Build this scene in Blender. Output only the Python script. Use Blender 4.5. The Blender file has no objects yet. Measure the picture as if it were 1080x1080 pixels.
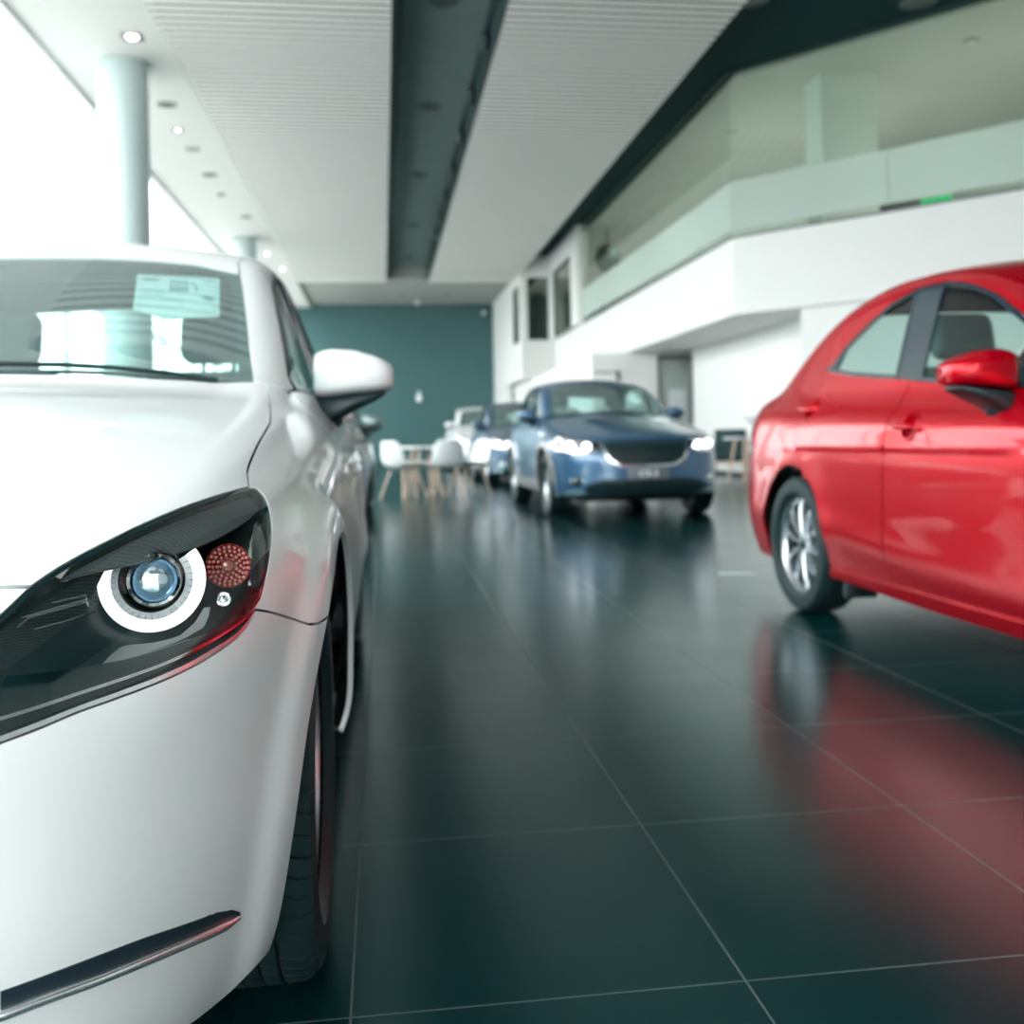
import bpy
from mathutils import Vector, Matrix
from mathutils.geometry import delaunay_2d_cdt
import math
import numpy as np

# ---------------------------------------------------------------- body shapes
# every car body is one implicit surface in its own frame: s = offset from the
# centre plane, l = distance behind the front axle, z = height above the floor
def table(knots, sm=.05):
    k = np.array(knots, float); x, y = k[:, 0], k[:, 1]
    lo, hi = x[0] - .6, x[-1] + .6
    n = int((hi - lo) / .002) + 2
    g = np.linspace(lo, hi, n)
    h = np.diff(x); d = np.diff(y) / h
    m = np.zeros_like(y)
    m[0], m[-1] = d[0], d[-1]
    for i in range(1, len(x) - 1):
        if d[i-1] * d[i] > 0:
            w1, w2 = 2*h[i] + h[i-1], h[i] + 2*h[i-1]
            m[i] = (w1 + w2) / (w1/d[i-1] + w2/d[i])
    i = np.clip(np.searchsorted(x, g) - 1, 0, len(x) - 2)
    t = (g - x[i]) / h[i]
    v = ((2*t**3 - 3*t**2 + 1)*y[i] + (t**3 - 2*t**2 + t)*h[i]*m[i]
         + (-2*t**3 + 3*t**2)*y[i+1] + (t**3 - t**2)*h[i]*m[i+1])
    v = np.where(t < 0, y[0] + m[0]*(g - x[0]), v)
    v = np.where(t > 1, y[-1] + m[-1]*(g - x[-1]), v)
    s = max(1, int(sm / .002))
    ker = np.exp(-.5*(np.arange(-3*s, 3*s+1)/s)**2); ker /= ker.sum()
    v = np.convolve(np.pad(v, 3*s, mode='edge'), ker, mode='valid')
    return lambda q: np.interp(q, g, v)

def smax(a, b, r):
    h = np.maximum(r - np.abs(a - b), 0) / r
    return np.maximum(a, b) + h*h*r*.25

def smin(a, b, r):
    return -smax(-a, -b, r)

def bell(x, w):
    return np.exp(-.5*(x/w)**2)

def sig(x):
    return 1/(1 + np.exp(-np.clip(x, -40, 40)))

def make_body(P):
    Wp = table(P['width'], .08); tz = table(P['tuck'], .03)
    Lf = table(P['nose'], .04); fz = table(P['nose_z'], .02)
    Lr = table(P['tail'], .05); rz = table(P['tail_z'], .03)
    Zc = table(P['deck'], .05); dr = table(P['deck_drop'], .10)
    Wb = table(P['glass_width'], .10); Zr = table(P['roof'], P.get('roof_smooth', .07))
    tum = P['tumble']; wb = P['wheelbase']; rw = P['arch_r']; zb = P['belt_z']
    fl = P.get('flare', .026); cr = P.get('crease', [])
    def F(s, l, z):
        S = np.abs(s)
        W = Wp(l) - tz(z)
        for l0 in (0., wb):
            q = np.sqrt((l - l0)**2 + (z - rw + .035)**2)
            W = W + fl*(1. if l0 == 0. else P.get('flare_rear', 1.))*sig((rw + .075 - q)/(P.get('flare_w', .012)*(1 if l0 == 0. else 3)))
        for (pts, h, w) in cr:                       # body lines along the flank
            W = W + h*bell(z - np.interp(l, pts[0], pts[1]), w)*sig((l - .25)/.12)
        side = S - W
        ridge = P.get('ridge', (0, .4, .1, 0))
        zt = Zc(l) - dr(l)*(S/.72)**2.4 + ridge[0]*bell(S - (ridge[1] + ridge[3]*l), ridge[2])*sig((.9 - l)/.1)
        top = (z - zt)*.96
        front = Lf(S) + fz(z) - l
        rear = l - Lr(S) - rz(z)
        low = smax(side, top, P.get('r_top', .12))
        low = smax(low, front, P.get('r_front', .14))
        low = smax(low, rear, .16)
        gh = smax(S - (Wb(l) - tum*(z - zb)), (z - Zr(l) + P['crown']*(S/.55)**2.3)*.85, P.get('r_roof', .07))
        gh = np.maximum(np.maximum(gh, .78 - z), np.maximum(P.get('cowl_l', .45) - l, l - P.get('gh_end', 3.5)))
        return smin(low, gh, P.get('r_waist', .05))
    return F

def cast(F, o, d, t0, t1, off=0., n=160):
    """first hit of rays o + t d with F = off; arrays (k,3)"""
    o = np.asarray(o, float); d = np.asarray(d, float)
    ts = np.linspace(t0, t1, n)
    ta = np.full(len(o), np.nan); tb = np.full(len(o), np.nan)
    prev = None
    for t in ts:
        p = o + d*t
        f = F(p[:, 0], p[:, 1], p[:, 2]) - off
        if prev is not None:
            hit = np.isnan(ta) & (prev > 0) & (f <= 0)
            ta[hit] = tp; tb[hit] = t
        prev, tp = f, t
    ok = ~np.isnan(ta)
    a = np.where(ok, ta, 0); b = np.where(ok, tb, 0)
    for _ in range(30):
        m = .5*(a + b); p = o + d*m[:, None]
        f = F(p[:, 0], p[:, 1], p[:, 2]) - off
        a = np.where(f > 0, m, a); b = np.where(f > 0, b, m)
    p = o + d*(.5*(a + b))[:, None]
    p[~ok] = np.nan
    return p

def grad(F, p, e=.003):
    g = np.stack([F(p[:, 0]+e, p[:, 1], p[:, 2]) - F(p[:, 0]-e, p[:, 1], p[:, 2]),
                  F(p[:, 0], p[:, 1]+e, p[:, 2]) - F(p[:, 0], p[:, 1]-e, p[:, 2]),
                  F(p[:, 0], p[:, 1], p[:, 2]+e) - F(p[:, 0], p[:, 1], p[:, 2]-e)], 1)
    return g/np.maximum(np.linalg.norm(g, axis=1, keepdims=True), 1e-9)

SEDAN = dict(
    wheelbase=2.57, arch_r=.345, belt_z=.95, tumble=.36, crown=.055,
    width=[(-.85, .70), (-.6, .755), (-.4, .80), (-.2, .822), (.2, .835), (.8, .842), (1.6, .845), (2.3, .842), (2.8, .83), (3.2, .805), (3.55, .755)],
    tuck=[(.12, .10), (.2, .055), (.3, .025), (.45, .005), (.58, .0), (.7, .006), (.82, .03), (.9, .06), (1.0, .11)],
    nose=[(0, -.80), (.25, -.788), (.45, -.75), (.6, -.685), (.72, -.58), (.8, -.46), (.86, -.3)],
    nose_z=[(.15, .08), (.25, .035), (.4, .0), (.55, .0), (.66, .02), (.75, .06), (.85, .12)],
    tail=[(0, 3.58), (.3, 3.57), (.5, 3.54), (.65, 3.48), (.75, 3.38), (.82, 3.2)],
    tail_z=[(.2, -.10), (.35, -.02), (.55, .0), (.75, -.02), (.95, -.05), (1.1, -.08)],
    deck=[(-.85, .66), (-.7, .715), (-.5, .79), (-.3, .84), (0, .892), (.3, .928), (.6, .958), (.9, .975), (1.6, .985), (2.6, 1.01), (3.1, 1.045), (3.45, 1.04), (3.6, 1.0)],
    deck_drop=[(-.8, .06), (0, .065), (.7, .045), (1.5, .04), (2.6, .05), (3.5, .06)],
    glass_width=[(.4, .635), (.8, .712), (1.2, .742), (1.8, .745), (2.4, .735), (2.9, .69), (3.3, .62)],
    roof=[(.42, .90), (.62, .99), (.92, 1.155), (1.27, 1.335), (1.48, 1.425), (1.78, 1.477), (2.1, 1.487), (2.4, 1.455), (2.65, 1.39), (2.95, 1.255), (3.25, 1.10), (3.4, 1.02), (3.6, .90)],
    flare_rear=.35,
    crease=[(((.3, 1.5, 2.5, 3.3), (.80, .845, .90, .92)), .010, .035), (((.4, 1.4, 2.3), (.30, .34, .42)), .012, .05), (((.4, 1.4, 2.4), (.58, .60, .64)), -.008, .09)],
)

# outlines measured on the hatchback-nosed sedan body, in its own frame (s, l, z)
OUT = {"lens_in":[[0.5577,-0.6561,0.6575],[0.5611,-0.6518,0.6606],[0.5655,-0.6457,0.6649],[0.5695,-0.6394,0.6695],[0.5735,-0.6322,0.6747],[0.5784,-0.6228,0.6812],[0.5823,-0.6148,0.6865]],
    "lens_top":[[0.5828,-0.6137,0.6872],[0.5866,-0.608,0.6904],[0.592,-0.5995,0.6949],[0.5976,-0.591,0.6992],[0.6027,-0.5833,0.7028],[0.6079,-0.5757,0.7061],[0.6133,-0.5677,0.7095],[0.619,-0.5594,0.7128],[0.6249,-0.5506,0.7161],[0.6312,-0.5412,0.7196],[0.6361,-0.5334,0.7223],[0.6412,-0.5251,0.7251],[0.6464,-0.5163,0.728],[0.6516,-0.5073,0.7307],[0.6569,-0.498,0.7333],[0.6622,-0.4885,0.7359],[0.6675,-0.4785,0.7384],[0.6729,-0.468,0.7409],[0.6784,-0.4569,0.7433],[0.6841,-0.4451,0.7456],[0.6896,-0.4329,0.7479],[0.695,-0.4206,0.7499],[0.7015,-0.4046,0.7522],[0.7076,-0.3884,0.7542],[0.7137,-0.3708,0.756],[0.7204,-0.3505,0.7579],[0.7273,-0.3286,0.7597],[0.7331,-0.3088,0.7612],[0.7439,-0.2724,0.7629]],
    "lens_out":[[0.7439,-0.2724,0.7629],[0.7517,-0.2573,0.7607],[0.7624,-0.266,0.7501],[0.7675,-0.2784,0.7423],[0.7722,-0.2957,0.733],[0.7749,-0.3098,0.7257],[0.7772,-0.3233,0.7176],[0.7788,-0.3354,0.7092],[0.7795,-0.3442,0.7028],[0.7798,-0.3528,0.6962],[0.7799,-0.3611,0.6896],[0.7798,-0.3688,0.6831],[0.7795,-0.3763,0.6766],[0.7789,-0.3837,0.6702],[0.7782,-0.3907,0.6639],[0.7774,-0.3971,0.6579],[0.7763,-0.4053,0.65],[0.775,-0.4129,0.6426],[0.7736,-0.4196,0.6366],[0.7684,-0.4361,0.6284]],
    "lens_low":[[0.7684,-0.4361,0.6284],[0.7625,-0.4532,0.6207],[0.7537,-0.4741,0.6152],[0.748,-0.4866,0.6127],[0.7411,-0.5006,0.61],[0.7343,-0.5137,0.6075],[0.7282,-0.5249,0.6054],[0.7222,-0.5353,0.6034],[0.7155,-0.5462,0.6015],[0.71,-0.5548,0.6001],[0.7042,-0.5635,0.5988],[0.698,-0.5723,0.5975],[0.6915,-0.5812,0.5963],[0.6844,-0.5903,0.5951],[0.677,-0.5994,0.5941],[0.6694,-0.6083,0.593],[0.6619,-0.6166,0.592],[0.6547,-0.6243,0.591],[0.6476,-0.6315,0.59],[0.6405,-0.6384,0.589],[0.6334,-0.6451,0.5879],[0.6276,-0.6502,0.587],[0.6219,-0.6553,0.586],[0.6161,-0.6601,0.585],[0.6104,-0.6647,0.584],[0.6049,-0.669,0.583],[0.5979,-0.6743,0.5819],[0.5908,-0.6793,0.5807],[0.5842,-0.6838,0.5797],[0.5789,-0.6873,0.5789],[0.5686,-0.6938,0.5775]],
    "wing_mid":[[0.7689,-0.4356,0.6272],[0.7651,-0.4465,0.6221],[0.7597,-0.4613,0.615],[0.7539,-0.4759,0.6091],[0.7444,-0.4963,0.6045],[0.7345,-0.5155,0.6012],[0.7254,-0.532,0.5977],[0.7157,-0.5481,0.5945],[0.7083,-0.5596,0.5926],[0.7004,-0.5713,0.5908],[0.6918,-0.5831,0.5891],[0.6847,-0.5922,0.5878],[0.6773,-0.6014,0.5866],[0.6697,-0.6103,0.5854],[0.6623,-0.6186,0.5842],[0.6551,-0.6263,0.5831],[0.648,-0.6335,0.582],[0.6409,-0.6404,0.5809],[0.6338,-0.6471,0.5796],[0.6266,-0.6536,0.578],[0.6195,-0.6598,0.5763],[0.6124,-0.6657,0.5745],[0.6054,-0.6712,0.5729],[0.5984,-0.6765,0.5712],[0.5914,-0.6816,0.5696],[0.5849,-0.6861,0.5681],[0.5795,-0.6897,0.5669],[0.5693,-0.6961,0.5648]],
    "bump_top":[[0.5695,-0.697,0.5585],[0.5798,-0.6907,0.5605],[0.5851,-0.6872,0.5617],[0.5916,-0.6827,0.5631],[0.5987,-0.6777,0.5647],[0.6057,-0.6724,0.5663],[0.6112,-0.6681,0.5677],[0.6169,-0.6635,0.5693],[0.6226,-0.6586,0.5709],[0.6283,-0.6535,0.5724],[0.634,-0.6483,0.5737],[0.6411,-0.6417,0.575],[0.6482,-0.6348,0.5761],[0.6553,-0.6276,0.5771],[0.6625,-0.6199,0.5782],[0.6699,-0.6117,0.5793],[0.6775,-0.6028,0.5804],[0.6849,-0.5936,0.5816],[0.692,-0.5846,0.5828],[0.6985,-0.5757,0.584],[0.7047,-0.5668,0.5853],[0.7106,-0.5581,0.5866],[0.7159,-0.5497,0.588],[0.7243,-0.5359,0.5904],[0.7324,-0.5215,0.5934],[0.7395,-0.5078,0.5964],[0.7474,-0.4919,0.5999],[0.754,-0.4774,0.6036],[0.7601,-0.4623,0.6096],[0.7642,-0.451,0.6159],[0.7693,-0.4347,0.627]],
    "seam":[[0.7693,-0.4347,0.627],[0.7727,-0.4272,0.625],[0.7775,-0.4157,0.6219],[0.7824,-0.4036,0.6184],[0.7866,-0.3923,0.6148],[0.7907,-0.3802,0.6108],[0.7952,-0.3663,0.6062],[0.8006,-0.3495,0.6007],[0.8066,-0.334,0.5951],[0.8121,-0.3234,0.5907],[0.8215,-0.3072,0.5843],[0.8309,-0.2838,0.5809]],
    "bump_low":[[0.7656,-0.3391,0.1823],[0.7576,-0.3687,0.1841],[0.7503,-0.3822,0.1819],[0.7414,-0.3928,0.1775],[0.7357,-0.3985,0.1744],[0.7296,-0.4046,0.1715],[0.7225,-0.4144,0.1696],[0.716,-0.4277,0.1702],[0.7091,-0.4463,0.1729],[0.7025,-0.4646,0.176],[0.6969,-0.4792,0.1785],[0.688,-0.5017,0.1845],[0.6822,-0.5156,0.1889]],
    "hood_shut":[[0.743,-0.2673,0.7645],[0.7389,-0.2442,0.772],[0.7341,-0.2143,0.7807],[0.7314,-0.1776,0.789],[0.7297,-0.1394,0.7966],[0.7277,-0.0902,0.8057],[0.7262,-0.0538,0.8121],[0.7247,-0.0136,0.8188],[0.7232,0.0277,0.8255],[0.7213,0.0898,0.835],[0.7196,0.1488,0.8438],[0.7166,0.2372,0.857],[0.7073,0.3315,0.8734],[0.7002,0.3932,0.8843],[0.6913,0.4682,0.897],[0.6801,0.5615,0.912],[0.6719,0.6251,0.926],[0.6618,0.6849,0.9454],[0.6497,0.7096,0.9588]],
    "fog_up":[[0.575,-0.6889,0.3404],[0.5786,-0.6869,0.3407],[0.5836,-0.6841,0.3409],[0.5895,-0.6805,0.3411],[0.5958,-0.6764,0.3412],[0.6022,-0.672,0.3413],[0.6081,-0.6677,0.3413],[0.6136,-0.6634,0.3412],[0.6191,-0.6589,0.3411],[0.6246,-0.6541,0.3409],[0.6301,-0.6491,0.3406],[0.6356,-0.6439,0.3402],[0.6412,-0.6383,0.3397],[0.6467,-0.6324,0.3391],[0.6523,-0.6263,0.3383],[0.6579,-0.6198,0.3375],[0.6635,-0.613,0.3365],[0.6691,-0.6057,0.3353],[0.6747,-0.5981,0.3339],[0.6806,-0.5898,0.3321],[0.6866,-0.5807,0.33],[0.6927,-0.5711,0.3276],[0.6986,-0.5612,0.3251],[0.7042,-0.5513,0.3225],[0.7093,-0.542,0.32],[0.7178,-0.5253,0.3157],[0.7249,-0.5104,0.3119],[0.7308,-0.4969,0.308],[0.7415,-0.4683,0.2964],[0.7464,-0.4527,0.2866]],
    "fog_low":[[0.7473,-0.4483,0.2812],[0.7442,-0.453,0.2777],[0.7372,-0.4694,0.2797],[0.732,-0.4821,0.2824],[0.7254,-0.4976,0.286],[0.7206,-0.5084,0.2885],[0.7151,-0.52,0.2913],[0.7075,-0.5351,0.2949],[0.7032,-0.543,0.2967],[0.6983,-0.5518,0.2986],[0.693,-0.5609,0.3006],[0.6875,-0.5698,0.3024],[0.6819,-0.5785,0.3041],[0.6765,-0.5865,0.3056],[0.6714,-0.5936,0.3069],[0.6658,-0.6012,0.3081],[0.6604,-0.6081,0.3092],[0.6551,-0.6146,0.3102],[0.6498,-0.6208,0.3111],[0.6445,-0.6268,0.3119],[0.6391,-0.6326,0.3127],[0.6336,-0.6381,0.3134],[0.6281,-0.6435,0.3142],[0.6226,-0.6487,0.3149],[0.617,-0.6536,0.3155],[0.6115,-0.6582,0.3159],[0.606,-0.6625,0.3162],[0.6,-0.6669,0.3163],[0.5937,-0.6713,0.3163],[0.5873,-0.6754,0.316],[0.5813,-0.6789,0.3157],[0.5763,-0.6817,0.3154],[0.5726,-0.6837,0.3151]],
    "fog_mid":[[0.7378,-0.4726,0.2886],[0.7339,-0.4827,0.2915],[0.7284,-0.496,0.2953],[0.722,-0.5106,0.2993],[0.7151,-0.5251,0.3031],[0.7083,-0.5384,0.3064],[0.7035,-0.5474,0.3085],[0.6984,-0.5564,0.3105],[0.6931,-0.5652,0.3124],[0.6878,-0.5738,0.3141],[0.6824,-0.5819,0.3157],[0.6773,-0.5895,0.3171],[0.6723,-0.5964,0.3183],[0.6667,-0.6039,0.3195],[0.6613,-0.6108,0.3206],[0.6559,-0.6173,0.3216],[0.6507,-0.6235,0.3224],[0.6454,-0.6294,0.3231],[0.64,-0.6351,0.3238],[0.6345,-0.6406,0.3244],[0.629,-0.6459,0.3249],[0.6235,-0.651,0.3253],[0.6179,-0.6558,0.3256],[0.6124,-0.6604,0.3258],[0.6068,-0.6647,0.326],[0.6009,-0.669,0.3261],[0.5946,-0.6734,0.3261],[0.5882,-0.6776,0.3261],[0.5823,-0.6811,0.3259],[0.5773,-0.684,0.3257],[0.5737,-0.686,0.3255]],
    "brow_low":[[0.7619,-0.2302,0.7391],[0.7595,-0.2754,0.7307],[0.7559,-0.3092,0.7254],[0.7511,-0.3431,0.7203],[0.7454,-0.3692,0.7161],[0.7386,-0.393,0.7122],[0.7308,-0.416,0.7081],[0.7209,-0.4399,0.7041],[0.7144,-0.4533,0.7021],[0.707,-0.4671,0.7002],[0.6994,-0.4802,0.6984],[0.6921,-0.4917,0.6969],[0.6832,-0.5044,0.6956],[0.6744,-0.5155,0.6947],[0.6651,-0.5264,0.6939],[0.6573,-0.5349,0.6932],[0.649,-0.5432,0.6926],[0.6408,-0.5511,0.692],[0.6332,-0.558,0.6912],[0.6246,-0.5658,0.6901],[0.6168,-0.5727,0.6888],[0.609,-0.5794,0.6874],[0.6003,-0.5869,0.6854],[0.5917,-0.5942,0.6833],[0.5857,-0.5992,0.6818]],
    "facet":[[0.7643,-0.2352,0.7355],[0.7671,-0.2522,0.7282],[0.7708,-0.2744,0.7177],[0.7738,-0.2988,0.7061],[0.7751,-0.3146,0.6985],[0.7759,-0.3293,0.6898],[0.7763,-0.3423,0.6809],[0.7762,-0.3533,0.6724],[0.7759,-0.3624,0.6649],[0.7747,-0.3756,0.6544],[0.7728,-0.3873,0.6457],[0.7709,-0.3965,0.6399],[0.7651,-0.4118,0.6402],[0.7633,-0.4109,0.6484],[0.7615,-0.4066,0.66],[0.7599,-0.4012,0.6704],[0.7579,-0.3947,0.6811],[0.757,-0.3841,0.6913],[0.7574,-0.3681,0.7009],[0.758,-0.3454,0.7113],[0.758,-0.3249,0.7185]],
    "sill_band":[[0.6407,-0.5921,0.6055],[0.6459,-0.5839,0.6117],[0.654,-0.5723,0.6177],[0.6612,-0.5644,0.6179],[0.6695,-0.5557,0.6163],[0.6777,-0.5464,0.6152],[0.6857,-0.5361,0.6149],[0.6935,-0.5253,0.615],[0.7002,-0.5152,0.616],[0.7111,-0.4932,0.6247],[0.718,-0.4733,0.6378],[0.7236,-0.4638,0.637],[0.7229,-0.4705,0.6285],[0.72,-0.4812,0.619],[0.7153,-0.4923,0.6135],[0.7082,-0.5059,0.6097],[0.7017,-0.5169,0.6076],[0.6942,-0.5288,0.606],[0.6858,-0.5409,0.6048],[0.6783,-0.551,0.6042],[0.6698,-0.5617,0.6038],[0.662,-0.5708,0.6035],[0.6567,-0.5768,0.6032]],
    "bezel_low":[[0.5696,-0.6596,0.6136],[0.5742,-0.6572,0.6131],[0.5808,-0.6536,0.6124],[0.5887,-0.6491,0.6117],[0.5972,-0.6437,0.6111],[0.6033,-0.6395,0.6108],[0.6102,-0.6346,0.6106],[0.6175,-0.6291,0.6103],[0.6249,-0.6232,0.6101],[0.6321,-0.6171,0.6099],[0.6389,-0.6111,0.6098],[0.6463,-0.604,0.6097],[0.6535,-0.597,0.6096],[0.6604,-0.5897,0.6097],[0.6674,-0.5821,0.6099],[0.6744,-0.5738,0.6103],[0.6818,-0.5646,0.6109],[0.6893,-0.5547,0.6118],[0.6969,-0.5441,0.6128],[0.7043,-0.5332,0.6139],[0.7113,-0.5223,0.6148],[0.7197,-0.5084,0.6159],[0.7278,-0.4942,0.6171],[0.7353,-0.4799,0.6182],[0.7422,-0.4658,0.6195],[0.7507,-0.4468,0.6218],[0.758,-0.4286,0.6244],[0.763,-0.4152,0.6262]],
    "ws_right":[[0.5189,1.3266,1.3135],[0.5487,1.164,1.2281],[0.5646,1.0758,1.1791],[0.58,0.9896,1.1298],[0.5944,0.9087,1.0826],[0.6077,0.8349,1.0384],[0.621,0.7623,0.9943],[0.6317,0.7024,0.9618]],
    "ws_top":[[-0.1093,1.2595,1.3285],[-0.0703,1.2605,1.3298],[-0.0156,1.2644,1.3322],[0.0358,1.2697,1.3346],[0.091,1.2806,1.3391],[0.1513,1.2889,1.3411],[0.2073,1.2911,1.3391],[0.2702,1.2943,1.3357],[0.3335,1.2993,1.3314],[0.402,1.3055,1.325],[0.4708,1.3153,1.3179],[0.5189,1.3266,1.3135]],
    "ring":[0.6712,-0.5076,0.675,0.00102],
    "eye":[0.6739,-0.5109,0.6754,0.001017],
    "bowl":[0.7376,-0.4206,0.6771,0.001111],
    "marker":[0.7366,-0.4533,0.6434,0.00108],
    "louvre0":[[0.5737,-0.6269,0.6505],[0.5808,-0.6173,0.6575],[0.6268,-0.5798,0.6659]],
    "louvre1":[[0.5749,-0.6199,0.6582],[0.6014,-0.5997,0.6637],[0.6242,-0.58,0.6679]],
    "louvre2":[[0.5967,-0.5985,0.6683],[0.622,-0.5784,0.6716],[0.6262,-0.5843,0.661]],
    "louvre3":[[0.5865,-0.6221,0.6472],[0.611,-0.6033,0.6509],[0.6321,-0.5834,0.6559]],
    "paper":[[0.2628,1.2122,1.29],[0.4723,1.2655,1.2871],[0.5103,1.0082,1.1469],[0.4428,0.9718,1.1403],[0.3988,0.9383,1.1293],[0.3042,0.9772,1.163]]}
C = bpy.context.scene.collection
sce = bpy.context.scene
PI = math.pi
rnd = __import__('random').Random(4)

# ---------------------------------------------------------------- materials
def new_mat(name):
    m = bpy.data.materials.new(name); m.use_nodes = True
    nt = m.node_tree; nt.nodes.clear()
    out = nt.nodes.new('ShaderNodeOutputMaterial')
    return m, nt, out

def pbr(name, col, rough=.5, metal=0., coat=0., spec=.5, emis=None, es=0., bump=0., bscale=200., coat_r=.03, mottling=0., mscale=8.):
    m, nt, out = new_mat(name)
    b = nt.nodes.new('ShaderNodeBsdfPrincipled')
    b.inputs['Base Color'].default_value = (*col, 1)
    b.inputs['Roughness'].default_value = rough
    b.inputs['Metallic'].default_value = metal
    b.inputs['Specular IOR Level'].default_value = spec
    b.inputs['Coat Weight'].default_value = coat
    b.inputs['Coat Roughness'].default_value = coat_r
    if emis: b.inputs['Emission Color'].default_value = (*emis, 1); b.inputs['Emission Strength'].default_value = es
    if bump or mottling:
        tc = nt.nodes.new('ShaderNodeTexCoord'); n = nt.nodes.new('ShaderNodeTexNoise')
        nt.links.new(tc.outputs['Object'], n.inputs['Vector'])
        n.inputs['Scale'].default_value = bscale if bump else mscale
        if bump:
            bp = nt.nodes.new('ShaderNodeBump'); bp.inputs['Strength'].default_value = bump; bp.inputs['Distance'].default_value = .002
            nt.links.new(n.outputs['Fac'], bp.inputs['Height']); nt.links.new(bp.outputs['Normal'], b.inputs['Normal'])
        if mottling:
            mx = nt.nodes.new('ShaderNodeMix'); mx.data_type = 'RGBA'
            mx.inputs['A'].default_value = (*[c*(1 - mottling) for c in col], 1); mx.inputs['B'].default_value = (*[min(1, c*(1 + mottling)) for c in col], 1)
            nt.links.new(n.outputs['Fac'], mx.inputs['Factor']); nt.links.new(mx.outputs['Result'], b.inputs['Base Color'])
    nt.links.new(b.outputs[0], out.inputs[0])
    return m

def paint(name, col, metal=0., rough=.35, coat=1., spec=.5):
    """lacquered sheet metal: colour outside, bare dark primer on the inner face"""
    m, nt, out = new_mat(name)
    b = nt.nodes.new('ShaderNodeBsdfPrincipled')
    b.inputs['Base Color'].default_value = (*col, 1); b.inputs['Metallic'].default_value = metal
    b.inputs['Roughness'].default_value = rough; b.inputs['Coat Weight'].default_value = coat; b.inputs['Coat Roughness'].default_value = .02
    b.inputs['Coat IOR'].default_value = 1.55; b.inputs['Specular IOR Level'].default_value = spec
    d = nt.nodes.new('ShaderNodeBsdfPrincipled'); d.inputs['Base Color'].default_value = (.006, .02, .022, 1); d.inputs['Roughness'].default_value = .7
    g = nt.nodes.new('ShaderNodeNewGeometry'); mx = nt.nodes.new('ShaderNodeMixShader')
    nt.links.new(g.outputs['Backfacing'], mx.inputs[0]); nt.links.new(b.outputs[0], mx.inputs[1]); nt.links.new(d.outputs[0], mx.inputs[2])
    nt.links.new(mx.outputs[0], out.inputs[0])
    return m

def sheet_glass(name, tint=(.9, .96, .95), ior=1.5, rough=0., boost=1., glare_veil=0.):
    """thin pane: clear transmission plus a Fresnel mirror"""
    m, nt, out = new_mat(name)
    t = nt.nodes.new('ShaderNodeBsdfTransparent'); t.inputs[0].default_value = (*tint, 1)
    g = nt.nodes.new('ShaderNodeBsdfGlossy'); g.inputs['Color'].default_value = (1, 1, 1, 1); g.inputs['Roughness'].default_value = rough
    f0 = ((ior - 1)/(ior + 1))**2*boost
    lw = nt.nodes.new('ShaderNodeLayerWeight'); lw.inputs['Blend'].default_value = .5
    f = nt.nodes.new('ShaderNodeMath'); f.operation = 'POWER'; f.inputs[1].default_value = 5; nt.links.new(lw.outputs['Facing'], f.inputs[0])
    k = nt.nodes.new('ShaderNodeMath'); k.operation = 'MULTIPLY_ADD'; k.inputs[1].default_value = (1 - f0)*min(1., boost); k.inputs[2].default_value = f0; k.use_clamp = True
    mx = nt.nodes.new('ShaderNodeMixShader')
    nt.links.new(f.outputs[0], k.inputs[0]); nt.links.new(k.outputs[0], mx.inputs[0])
    nt.links.new(t.outputs[0], mx.inputs[1]); nt.links.new(g.outputs[0], mx.inputs[2]); 
    last = mx
    if glare_veil:
        d = nt.nodes.new('ShaderNodeBsdfDiffuse'); d.inputs[0].default_value = (.64, .88, .87, 1)  # pale diffuse veil painted into the glass for glare haze
        last = nt.nodes.new('ShaderNodeMixShader'); last.inputs[0].default_value = glare_veil
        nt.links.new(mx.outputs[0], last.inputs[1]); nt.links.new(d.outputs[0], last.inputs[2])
    nt.links.new(last.outputs[0], out.inputs[0])
    return m

def frosted(name, col=(.78, .88, .84), through=.35):
    m, nt, out = new_mat(name)
    t = nt.nodes.new('ShaderNodeBsdfTransparent'); t.inputs[0].default_value = (*col, 1)
    d = nt.nodes.new('ShaderNodeBsdfDiffuse'); d.inputs[0].default_value = (*col, 1)
    l = nt.nodes.new('ShaderNodeBsdfTranslucent'); l.inputs[0].default_value = (*col, 1)
    a = nt.nodes.new('ShaderNodeMixShader'); a.inputs[0].default_value = .4
    mx = nt.nodes.new('ShaderNodeMixShader'); mx.inputs[0].default_value = through
    nt.links.new(d.outputs[0], a.inputs[1]); nt.links.new(l.outputs[0], a.inputs[2])
    nt.links.new(a.outputs[0], mx.inputs[1]); nt.links.new(t.outputs[0], mx.inputs[2]); nt.links.new(mx.outputs[0], out.inputs[0])
    return m

def lamp_mat(name, col, s):
    m, nt, out = new_mat(name)
    e = nt.nodes.new('ShaderNodeEmission'); e.inputs[0].default_value = (*col, 1); e.inputs[1].default_value = s
    nt.links.new(e.outputs[0], out.inputs[0]); return m

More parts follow.
